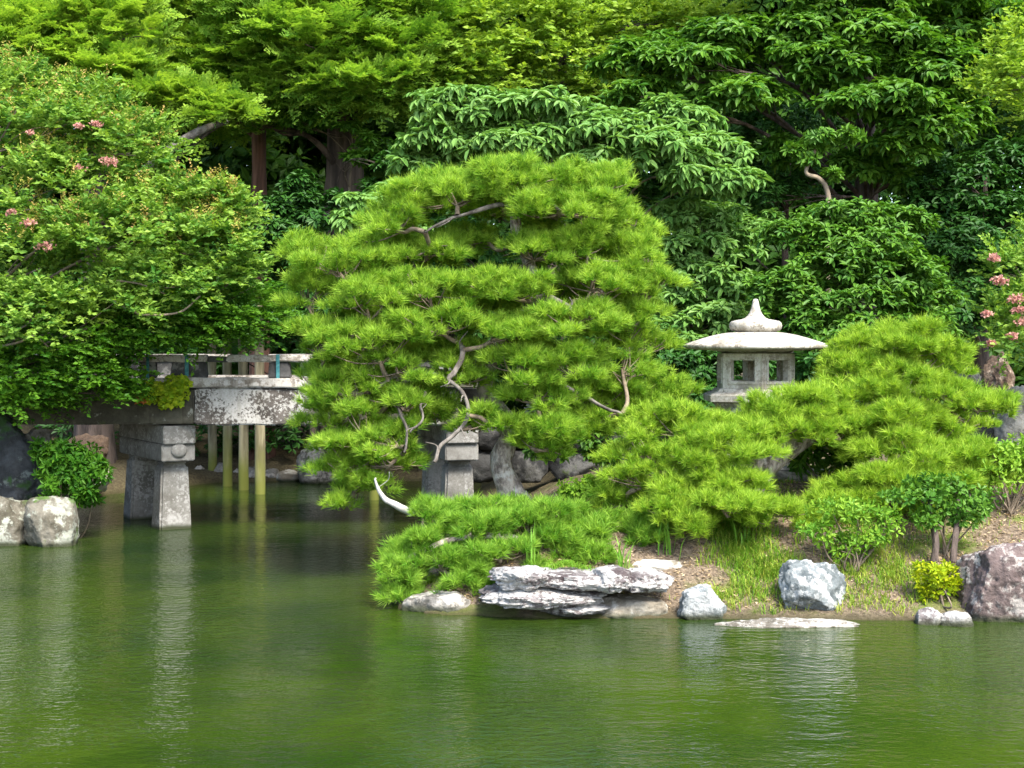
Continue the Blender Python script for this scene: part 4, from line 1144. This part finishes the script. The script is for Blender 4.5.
# glossy evergreen, upper right
Y = 26.5
cl = [K(690, 62, Y - 1, 60, 20, 150), K(640, 95, Y - 1, 44, 16, 90), K(740, 95, Y - 1.2, 50, 20, 140), K(742, 66, Y + 1, 34, 20, 80), K(720, 40, Y - .6, 70, 22, 170), K(830, 62, Y - 1.2, 60, 22, 170), K(880, 40, Y - 1, 70, 26, 200), K(940, 70, Y - 1.2, 50, 26, 150), K(880, 100, Y - 1.5, 60, 20, 160), K(930, 125, Y - 1.4, 46, 20, 120), K(900, 145, Y - 1.3, 40, 14, 80), K(850, 10, Y - .4, 90, 24, 220), K(960, 15, Y - .5, 60, 26, 160), K(800, 30, Y - .8, 50, 20, 120), K(960, 115, Y - 1.1, 30, 24, 70), K(862, 165, Y - .3, 34, 18, 90), K(790, 150, Y - .2, 36, 14, 60), K(895, 178, Y - .2, 26, 14, 50), K(640, 60, Y - .6, 46, 18, 100), K(850, -50, Y, 180, 40, 260), K(840, -130, Y, 160, 60, 240)]
big_tree("evergreen_oak_tree", "large glossy dark green broadleaf tree overhanging the upper right", 'ros', X(860, Y + 1), Y + 1, 11, 0.28, cl, 38, 'bark_dark', 'gloss', kw=dict(k=8, L=0.185, W=0.08, th=(55, 120), curl=0.2), sub_r=0.34, per=9, mult=2.0)
# small crooked tree and shrubs, right middle
cl = [K(830, 142, 24.2, 30, 9, 60), K(800, 155, 24.2, 24, 9, 45), K(855, 135, 24.2, 18, 7, 30), K(828, 176, 24.1, 14, 6, 22)]
r_ = np.random.default_rng(39)
P, A = crown_points(r_, cl, 0.45, 0.5, 7)
mb = MB(); rosettes(r_, mb, P, A, 8, 0.13, 0.055, (50, 110), (0.2, 0.9), 0.1)
tr = MB(); tube(tr, smooth_path([at(832, 340, 24.2), at(826, 260, 24.2), at(829, 210, 24.1), at(826, 188, 24.1), at(818, 178, 24.1), at(806, 172, 24.1), at(815, 150, 24.2)], 7), 0.055, 0.03, 8, 0.1, 2)
plant("crooked_tree", "small tree with pale crooked stem and tufted crown in the dark gap above the lantern", "tree", at(832, 340, 24.2), tr, M['bark_pale'], mb, M['gloss_blue'])
cl = [K(850, 215, 22.8, 50, 16, 150), K(800, 235, 22.6, 40, 18, 130), K(870, 245, 22.4, 60, 22, 220), K(830, 270, 22.3, 50, 24, 200), K(900, 225, 22.8, 40, 16, 120), K(790, 290, 22.4, 46, 26, 190), K(900, 275, 22.3, 46, 24, 190), K(850, 305, 22.2, 60, 24, 230), K(800, 325, 22.2, 50, 20, 160), K(930, 300, 22.4, 36, 26, 130), K(920, 330, 22.2, 40, 20, 120), K(845, 340, 22.0, 60, 24, 150)]
big_tree("camellia_shrub", "dense cool green camellia bank rising behind the lantern and pruned pine", 'ros', X(850, 22.8), 22.8, 3.2, 0.06, cl, 40, 'bark_dark', 'gloss_blue', kw=dict(k=7, L=0.125, W=0.052, th=(50, 120), curl=0.15), sub_r=0.34, per=9, mult=1.6, cat="shrub")
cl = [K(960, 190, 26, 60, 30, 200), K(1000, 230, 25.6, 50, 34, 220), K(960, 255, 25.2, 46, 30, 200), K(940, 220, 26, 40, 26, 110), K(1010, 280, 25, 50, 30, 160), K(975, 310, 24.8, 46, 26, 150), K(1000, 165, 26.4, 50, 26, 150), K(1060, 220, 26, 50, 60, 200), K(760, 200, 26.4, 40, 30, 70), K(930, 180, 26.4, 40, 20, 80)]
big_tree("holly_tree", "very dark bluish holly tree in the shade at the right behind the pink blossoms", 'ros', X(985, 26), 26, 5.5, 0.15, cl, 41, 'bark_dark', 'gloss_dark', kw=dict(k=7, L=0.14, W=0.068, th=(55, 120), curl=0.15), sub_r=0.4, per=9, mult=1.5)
cl = [K(1005, 75, 23, 28, 18, 110), K(985, 95, 23, 18, 9, 50), K(1025, 40, 23.2, 30, 22, 110), K(1035, 110, 23.2, 30, 22, 90)]
big_tree("sapling_tree", "bright yellow green sapling crown at the right picture edge above the holly", 'sprig', X(1065, 23.2), 23.2, 6.8, 0.07, cl, 42, 'bark_dark', 'light_leaf', kw=dict(length=0.35, k=10, L=0.10, W=0.055), sub_r=0.4)
cl = [K(1005, 15, 29, 60, 30, 200), K(1040, 60, 29, 60, 40, 160), K(960, -20, 29.5, 80, 34, 150)]
big_tree("fir_tree", "olive fir at the upper right corner", 'frond', X(1050, 29.5), 29.5, 12, 0.25, cl, 43, 'bark_dark', 'fir_yellow', kw=dict(length=0.75, pairs=7))
# right crape myrtle
rng = np.random.default_rng(44)
cl = [K(1010, 272, 19.2, 26, 22, 90), K(1030, 310, 19.2, 36, 30, 150), K(1010, 340, 19.1, 26, 18, 80), K(1045, 260, 19.4, 36, 30, 120), K(1060, 340, 19.4, 40, 40, 140), K(1000, 318, 19.1, 16, 12, 40)]
P, A = crown_points(rng, cl, 0.36, 0.5, 8)
mb = MB(); sprigs(rng, mb, P, A, 0.26, 11, 0.075, 0.044, (0.2, 1.0))
tr = MB(); tree_wood(tr, (X(1062, 19.4), 19.4, gh(X(1062, 19.4), 19.4)), (X(1045, 19.4), 19.4, 3.4), cl, 0.06, rng, bend=0.4)
cm2 = plant("crape_myrtle_tree", "pink flowering crape myrtle at the right picture edge above the brown boulder", "tree", (X(1062, 19.4), 19.4, gh(X(1062, 19.4), 19.4)), tr, M['bark_pale'], mb, M['myrtle'])
for i, (px, py, sz) in enumerate(((994, 258, .06), (1000, 281, .085), (1016, 299, .08), (1019, 310, .07), (1012, 336, .05), (987, 314, .05), (1022, 322, .07), (991, 343, .04))):
    blossom(cm2, px, py, 18.75, sz, 90, 50 + i)
# dark understory
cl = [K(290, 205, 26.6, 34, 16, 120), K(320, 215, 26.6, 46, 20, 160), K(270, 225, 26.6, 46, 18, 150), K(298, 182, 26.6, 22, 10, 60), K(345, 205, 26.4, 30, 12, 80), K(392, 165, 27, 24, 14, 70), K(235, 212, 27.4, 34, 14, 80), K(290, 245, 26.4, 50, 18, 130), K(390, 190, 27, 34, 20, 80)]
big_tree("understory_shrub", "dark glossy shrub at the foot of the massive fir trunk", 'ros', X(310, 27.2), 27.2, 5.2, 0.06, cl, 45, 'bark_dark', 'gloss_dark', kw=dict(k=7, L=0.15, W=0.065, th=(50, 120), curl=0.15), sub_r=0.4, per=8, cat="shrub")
cl = [K(330, 125, 28.2, 34, 10, 70), K(300, 120, 28.2, 20, 10, 40), K(370, 140, 28.2, 26, 10, 50), K(350, 165, 28.2, 20, 12, 40)]
big_tree("understory_shrub", "thin bright leaved sapling climbing in front of the massive fir trunk", 'ros', X(348, 28.4), 28.4, 6.8, 0.06, cl, 46, 'bark_pale', 'gloss', kw=dict(k=7, L=0.14, W=0.065, th=(50, 120), curl=0.15), sub_r=0.4, per=8, cat="shrub")
cl = [K(600, 440, 19.6, 22, 16, 80), K(545, 452, 19.8, 26, 12, 70), K(570, 440, 19.9, 24, 14, 70), K(610, 415, 19.8, 26, 16, 80), K(620, 455, 19.5, 20, 16, 60), K(585, 460, 19.6, 16, 10, 30)]
big_tree("understory_shrub", "dark round leaved shrub between the tall pine and the spreading pine", 'ros', X(605, 19.8), 19.8, 1.6, 0.03, cl, 47, 'bark_dark', 'gloss_blue', kw=dict(k=7, L=0.10, W=0.055, th=(50, 120), curl=0.15), sub_r=0.4, per=8, cat="shrub")
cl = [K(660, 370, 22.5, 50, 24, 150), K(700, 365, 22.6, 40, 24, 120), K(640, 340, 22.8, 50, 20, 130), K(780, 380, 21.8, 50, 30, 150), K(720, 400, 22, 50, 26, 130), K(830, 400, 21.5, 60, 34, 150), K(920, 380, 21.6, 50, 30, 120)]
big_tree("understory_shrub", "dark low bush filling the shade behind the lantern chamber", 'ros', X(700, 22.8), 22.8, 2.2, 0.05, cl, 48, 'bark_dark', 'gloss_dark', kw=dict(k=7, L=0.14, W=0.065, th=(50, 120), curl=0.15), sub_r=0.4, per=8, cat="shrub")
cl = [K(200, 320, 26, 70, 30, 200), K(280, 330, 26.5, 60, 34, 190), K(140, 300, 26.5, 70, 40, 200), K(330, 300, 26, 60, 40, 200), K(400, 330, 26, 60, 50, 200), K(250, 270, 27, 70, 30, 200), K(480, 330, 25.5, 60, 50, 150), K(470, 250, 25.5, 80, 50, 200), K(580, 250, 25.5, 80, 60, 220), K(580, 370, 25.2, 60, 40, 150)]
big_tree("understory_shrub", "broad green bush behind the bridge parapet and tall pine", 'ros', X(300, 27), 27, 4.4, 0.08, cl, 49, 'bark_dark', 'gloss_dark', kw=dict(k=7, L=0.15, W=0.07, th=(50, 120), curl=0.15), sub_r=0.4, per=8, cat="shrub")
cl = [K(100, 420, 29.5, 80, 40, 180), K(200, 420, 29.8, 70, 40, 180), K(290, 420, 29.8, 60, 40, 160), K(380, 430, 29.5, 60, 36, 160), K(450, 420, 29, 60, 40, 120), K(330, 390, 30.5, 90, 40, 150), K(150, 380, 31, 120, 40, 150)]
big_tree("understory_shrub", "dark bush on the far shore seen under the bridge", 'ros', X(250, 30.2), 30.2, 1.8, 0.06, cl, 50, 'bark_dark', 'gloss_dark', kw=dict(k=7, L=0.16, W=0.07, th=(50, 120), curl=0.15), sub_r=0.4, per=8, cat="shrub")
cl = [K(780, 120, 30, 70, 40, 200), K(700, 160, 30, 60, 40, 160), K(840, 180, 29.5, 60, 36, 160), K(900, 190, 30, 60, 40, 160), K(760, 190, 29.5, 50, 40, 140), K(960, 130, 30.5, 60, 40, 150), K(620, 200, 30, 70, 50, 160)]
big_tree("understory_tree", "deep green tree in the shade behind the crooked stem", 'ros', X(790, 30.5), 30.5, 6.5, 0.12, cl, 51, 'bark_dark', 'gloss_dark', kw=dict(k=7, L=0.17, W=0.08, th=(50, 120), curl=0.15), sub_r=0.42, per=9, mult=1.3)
# the wood beyond, one mass
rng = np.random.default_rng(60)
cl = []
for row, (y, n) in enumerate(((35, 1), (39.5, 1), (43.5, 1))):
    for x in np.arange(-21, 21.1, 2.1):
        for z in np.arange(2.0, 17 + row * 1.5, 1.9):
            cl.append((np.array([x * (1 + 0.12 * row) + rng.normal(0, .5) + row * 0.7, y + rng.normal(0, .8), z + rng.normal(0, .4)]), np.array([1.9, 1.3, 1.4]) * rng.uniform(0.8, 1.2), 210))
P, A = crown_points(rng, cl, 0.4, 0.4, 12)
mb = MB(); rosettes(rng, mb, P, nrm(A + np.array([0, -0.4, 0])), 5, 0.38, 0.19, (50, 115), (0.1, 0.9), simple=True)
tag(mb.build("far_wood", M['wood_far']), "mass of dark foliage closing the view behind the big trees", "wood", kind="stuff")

# ================================================================== SHRUBS AND PLANTS ON THE BANKS
def small_shrub(name, label, stem_base, cl, seed, mat, kind='sprig', bark='bark_twig', stems=3, kw=None, cat="shrub", sub_r=0.4, per=6, zb=0.5):
    r_ = np.random.default_rng(seed)
    P, A = crown_points(r_, cl, sub_r, zb, per)
    mb = MB()
    if kind == 'sprig': sprigs(r_, mb, P, A, **(kw or {}))
    else: rosettes(r_, mb, P, A, **(kw or {}))
    tr = MB()
    b0 = np.array([stem_base[0], stem_base[1], gh(stem_base[0], stem_base[1])])
    for i in range(stems):
        for c, r, n in cl:
            e = c + sph(r_, 1)[0] * r * 0.5
            q = b0 + np.array([*r_.normal(0, 0.03, 2), -0.05])
            tube(tr, smooth_path([q, (q + e) / 2 + r_.normal(0, 0.05, 3), e], 5), 0.013, 0.005, 6)
    return plant(name, label, cat, b0, tr, M[bark], mb, M[mat], None, "foliage", "stems")
Y = 15.0
small_shrub("azalea_shrub", "bright green open azalea with bare stems behind the tall bluish boulder", (X(852, Y), Y), [K(852, 512, Y, 40, 14, 110), K(825, 532, Y, 26, 12, 60), K(872, 535, Y, 28, 13, 70), K(850, 548, Y - .1, 30, 10, 50), K(890, 518, Y, 14, 9, 26)], 71, 'azalea', 'ros', sub_r=0.6, kw=dict(k=6, L=0.065, W=0.028, th=(20, 110), curl=0.1, tint=(0.0, 0.9)))
Y = 15.2
b_ = small_shrub("miniature_tree", "small dark leaved tree on two bare trunks between azalea and purple boulder", (X(944, Y), Y), [K(920, 500, Y, 34, 12, 90), K(955, 498, Y, 34, 14, 90), K(940, 485, Y + .1, 36, 10, 70), K(980, 508, Y, 18, 10, 40), K(925, 518, Y - .1, 18, 8, 30), K(962, 522, Y - .05, 20, 8, 34)], 72, 'gloss_blue', 'ros', kw=dict(k=6, L=0.065, W=0.04, th=(20, 120), curl=0.1), cat="tree", stems=1, sub_r=0.55)
for px, pxt in ((934, 930), (953, 958)):
    q = MB(); tube(q, smooth_path([at(px, 562, 15.0), at(px + 2, 540, 15.05), at(pxt, 515, 15.15), at(pxt, 500, 15.2)], 6), 0.036, 0.022, 9, 0.1, px); q.build("trunk", M['bark_dark'], b_, True)
Y = 14.4
small_shrub("yellow_shrub", "small golden green bush against the left side of the purple boulder", (X(940, Y), Y), [K(930, 575, Y, 17, 11, 60), K(950, 578, Y, 16, 12, 60), K(940, 592, Y - .05, 18, 9, 45)], 73, 'yellow', 'ros', kw=dict(k=7, L=0.055, W=0.028, th=(30, 100), curl=0.1))
Y = 16.2
small_shrub("azalea_shrub", "light green rounded bush at the right edge above the purple boulder", (X(1010, Y), Y), [K(1000, 460, Y, 30, 14, 110), K(1025, 470, Y, 34, 18, 110), K(990, 478, Y - .1, 20, 10, 50), K(1040, 450, Y, 30, 14, 80)], 74, 'azalea', 'ros', sub_r=0.6, kw=dict(k=7, L=0.07, W=0.03, th=(20, 110), curl=0.1, tint=(0.3, 1.0)))
Y = 16.4
small_shrub("boxwood_shrub", "low rounded bright green bush right of the tall pine's foot", (X(600, Y), Y), [K(590, 490, Y, 30, 10, 150), K(620, 494, Y, 28, 10, 130), K(570, 498, Y, 18, 8, 60)], 75, 'azalea', 'ros', kw=dict(k=6, L=0.06, W=0.036, th=(40, 110), curl=0.1))
Y = 20.1
small_shrub("bank_shrub", "dark green bushy shrub leaning over the water on the left bank", (X(66, Y), Y + .2), [K(66, 460, Y, 30, 18, 170), K(88, 474, Y - .1, 22, 16, 110), K(60, 485, Y - .1, 26, 16, 120), K(84, 498, Y - .15, 20, 12, 70), K(50, 450, Y, 18, 10, 60)], 76, 'maple', 'ros', kw=dict(k=7, L=0.10, W=0.04, th=(35, 110), curl=0.12, tint=(0, 0.5)))
Y = 17.3
small_shrub("broadleaf_plant", "dark strap leaved clump in front of the lantern's foundation", (X(815, Y), Y), [K(812, 458, Y, 18, 12, 26), K(835, 462, Y, 18, 12, 26)], 77, 'gloss_blue', 'ros', stems=1, kw=dict(k=9, L=0.20, W=0.04, th=(30, 100), curl=0.3), cat="plant")

# grass, long blades, litter
def blades(rng, mb, B, H, w, tint, lean=0.5, curl=0.4):
    n = len(B)
    a = rng.uniform(0, 2 * math.pi, n)
    d = nrm(np.c_[np.cos(a) * lean, np.sin(a) * lean, np.ones(n)] * np.c_[rng.uniform(0.2, 1.2, n), rng.uniform(0.2, 1.2, n), np.ones(n)])
    out_ = np.c_[np.cos(a), np.sin(a), np.zeros(n)]
    s = np.c_[-np.sin(a), np.cos(a), np.zeros(n)] * (np.broadcast_to(w, (n,)) / 2)[:, None]
    H = np.broadcast_to(H, (n,))[:, None]
    m = B + d * H * 0.55
    T = B + d * H * 0.95 + out_ * H * curl * 0.6 - np.array([0, 0, 1.0]) * H * curl * 0.35
    V = np.stack([B - s, B + s, m + s * 0.8, m - s * 0.8, T], 1).reshape(-1, 3)
    k = np.arange(n)[:, None] * 5
    mb.add(V, k + np.array([[0, 1, 2, 3]]), tint)
    mb.add(np.zeros((0, 3)), np.zeros((0, 3), int), np.zeros(0))
    mb.f.append((k + np.array([[3, 2, 4]])) + mb.n - len(V)); mb.t.append(np.asarray(tint, np.float32))

rng = np.random.default_rng(80)
mb = MB()
def grass_patch(px, py, rx, ry, n, H, tint, w=0.009, clump=0.05, lean=0.6, curl=0.5):
    """clumps of blades over the spot of ground seen in that direction"""
    Y = F * EYE / (py - HOR)
    for _ in range(8):
        x = X(px, Y); Y = F * (EYE - max(gh(x, Y), 0.0)) / (py - HOR)
    s = Y / F
    n = int(n * 0.6)
    m = max(1, n // 16)
    cx_ = X(px, Y) + rng.normal(0, 0.5, m) * rx * s
    cy_ = Y + rng.normal(0, 0.5, m) * ry * s * 3.0
    k = rng.integers(0, m, n)
    x, y = cx_[k] + rng.normal(0, clump, n), cy_[k] + rng.normal(0, clump, n)
    z = ground_h(np.c_[x, y])
    ok = z > 0.03
    t = np.clip(rng.normal(tint, 0.22, n) + rng.normal(0, 0.15, m)[k], 0, 1)
    B = np.c_[x, y, z - 0.01][ok]
    blades(rng, mb, B, (H * rng.uniform(0.4, 1.3, n))[ok], w, t[ok], lean, curl)
for a in ((745, 600, 36, 22, 3200, .17, .3), (730, 590, 24, 14, 1500, .18, .15), (770, 605, 30, 14, 1500, .15, .3), (890, 605, 50, 16, 1800, .13, .45), (720, 575, 30, 16, 900, .14, .25), (735, 582, 26, 16, 700, .13, .25), (765, 575, 30, 12, 500, .10, .35), (790, 614, 60, 8, 900, .12, .55), (720, 612, 24, 10, 500, .12, .5), (870, 600, 50, 20, 1500, .11, .5), (850, 608, 30, 12, 600, .15, .3),
          (905, 585, 40, 16, 700, .10, .45), (890, 615, 60, 8, 900, .10, .6), (985, 525, 40, 18, 1200, .11, .3), (1000, 500, 30, 14, 700, .16, .1), (960, 545, 30, 12, 500, .10, .4), (830, 560, 30, 16, 300, .08, .5), (715, 555, 40, 16, 260, .10, .5),
          (620, 545, 30, 10, 600, .14, .3), (560, 566, 26, 8, 500, .11, .15), (600, 560, 30, 8, 300, .10, .5), (900, 555, 40, 12, 400, .09, .5), (800, 585, 40, 16, 300, .10, .4), (665, 545, 24, 14, 240, .14, .35), (1015, 560, 30, 20, 300, .1, .4),
          (500, 548, 30, 10, 300, .12, .2), (780, 545, 40, 14, 240, .10, .35), (440, 600, 40, 6, 200, .10, .3), (820, 570, 50, 20, 300, .09, .5), (690, 560, 50, 20, 120, .07, .4), (900, 570, 60, 24, 500, .09, .65), (860, 590, 60, 16, 700, .08, .8), (960, 570, 40, 20, 700, .10, .35), (1000, 510, 40, 24, 1400, .14, .12), (780, 535, 60, 16, 500, .10, .3), (990, 545, 40, 14, 500, .10, .3)):
    grass_patch(*a)
P = np.c_[rng.uniform(-0.8, 8, 14000), rng.uniform(14.3, 19, 14000)]
z = ground_h(P); nn_ = vnoise(np.c_[P * 0.9, np.zeros(len(P))], 5)
bare = np.exp(-(((P[:, 0] - 2.0) / 0.9) ** 2 + ((P[:, 1] - 15.3) / 0.7) ** 2))
ok = (z > 0.08) & (nn_ > -0.05 + 1.5 * bare) & (rng.uniform(0, 1, len(P)) < 0.4)
blades(rng, mb, np.c_[P, z - 0.01][ok], rng.uniform(0.04, 0.11, ok.sum()), 0.008, np.clip(rng.normal(0.5, 0.25, ok.sum()), 0, 1))
P = np.c_[rng.uniform(4.3, 8.5, 9000), rng.uniform(14.9, 18.5, 9000)]
z = ground_h(P); ok = vnoise(np.c_[P * 1.1, np.zeros(len(P))], 11) > -0.25
blades(rng, mb, np.c_[P, z - 0.01][ok], rng.uniform(0.05, 0.15, ok.sum()), 0.009, np.clip(rng.normal(0.3, 0.2, ok.sum()), 0, 1))
tag(mb.build("grass", M['grass']), "short green and straw coloured grass along the island shore", "grass", kind="stuff")
# moss cushion grass on the ledge rock
mb = MB()
n = 900
x = X(567, 14.5) + rng.normal(0, 0.10, n); y = 14.62 + rng.normal(0, 0.07, n)
B = np.c_[x, y, np.full(n, Z(569, 14.5)) + 0.05 * np.exp(-((x - X(567, 14.5)) / 0.12) ** 2) - 0.02]
blades(rng, mb, B, rng.uniform(0.03, 0.06, n), 0.006, np.clip(rng.normal(0.15, 0.15, n), 0, 1), 0.9)
tag(mb.build("moss_tuft", M['grass']), "soft green cushion of moss and grass on top of the layered ledge", "moss")
def long_blades(label, px, py, Y, n, H, seed):
    r_ = np.random.default_rng(seed)
    x, y = X(px, Y), Y
    q = MB()
    B = np.array([x, y, gh(x, y)]) + np.c_[r_.normal(0, 0.05, (n, 2)), np.zeros(n)]
    B[:, 2] = ground_h(B[:, :2])
    a = r_.uniform(0, 6.28, n)
    for i in range(n):
        h = H * r_.uniform(0.6, 1.1); o_ = np.array([math.cos(a[i]), math.sin(a[i]), 0]); ln = r_.uniform(0.1, 0.5)
        pts_ = smooth_path([B[i], B[i] + np.array([0, 0, h * 0.6]) + o_ * h * ln * 0.3, B[i] + np.array([0, 0, h * 0.95]) + o_ * h * ln], 4)
        sd = np.cross(o_, (0, 0, 1.0)) * 0.009
        m_ = len(pts_); ww = np.sin(np.linspace(0.5, math.pi, m_))[:, None]
        V = np.concatenate([pts_ - sd * ww, pts_ + sd * ww])
        q.add(V, [(j, j + 1, m_ + j + 1, m_ + j) for j in range(m_ - 1)], r_.uniform(0, 1))
    return tag(q.build("blade_plant", M['blade']), label, "plant")
long_blades("tall pale grass blades rising from the creeping pine above the ledge", 530, 560, 15.0, 9, 0.62, 1)
long_blades("green blade clump beside the moss on the ledge rock", 620, 560, 15.0, 10, 0.42, 2)
long_blades("thin blade clump on the bare soil under the spreading pine", 668, 545, 15.3, 12, 0.40, 3)
long_blades("wispy blade clump left of the azalea on the bare bank", 745, 540, 15.4, 12, 0.34, 4)
mb = MB()
n = 16000
P = np.c_[rng.uniform(-0.6, 8, n), rng.uniform(14.4, 18.2, n)]
z = ground_h(P); ok = z > 0.06; P, z = P[ok], z[ok]; n = len(z)
leaves4(mb, np.c_[P, z + 0.008], nrm(rng.normal(size=(n, 3)) * np.array([1, 1, 0.2])), nrm(np.tile((0, 0, 1.0), (n, 1)) + rng.normal(0, 0.3, (n, 3))), rng.uniform(0.025, 0.06, n), rng.uniform(0.012, 0.03, n), rng.uniform(0, 1, n))
tag(mb.build("leaf_litter", M['litter']), "dry tan leaf litter scattered over the bare soil of the island", "leaf litter", kind="stuff")
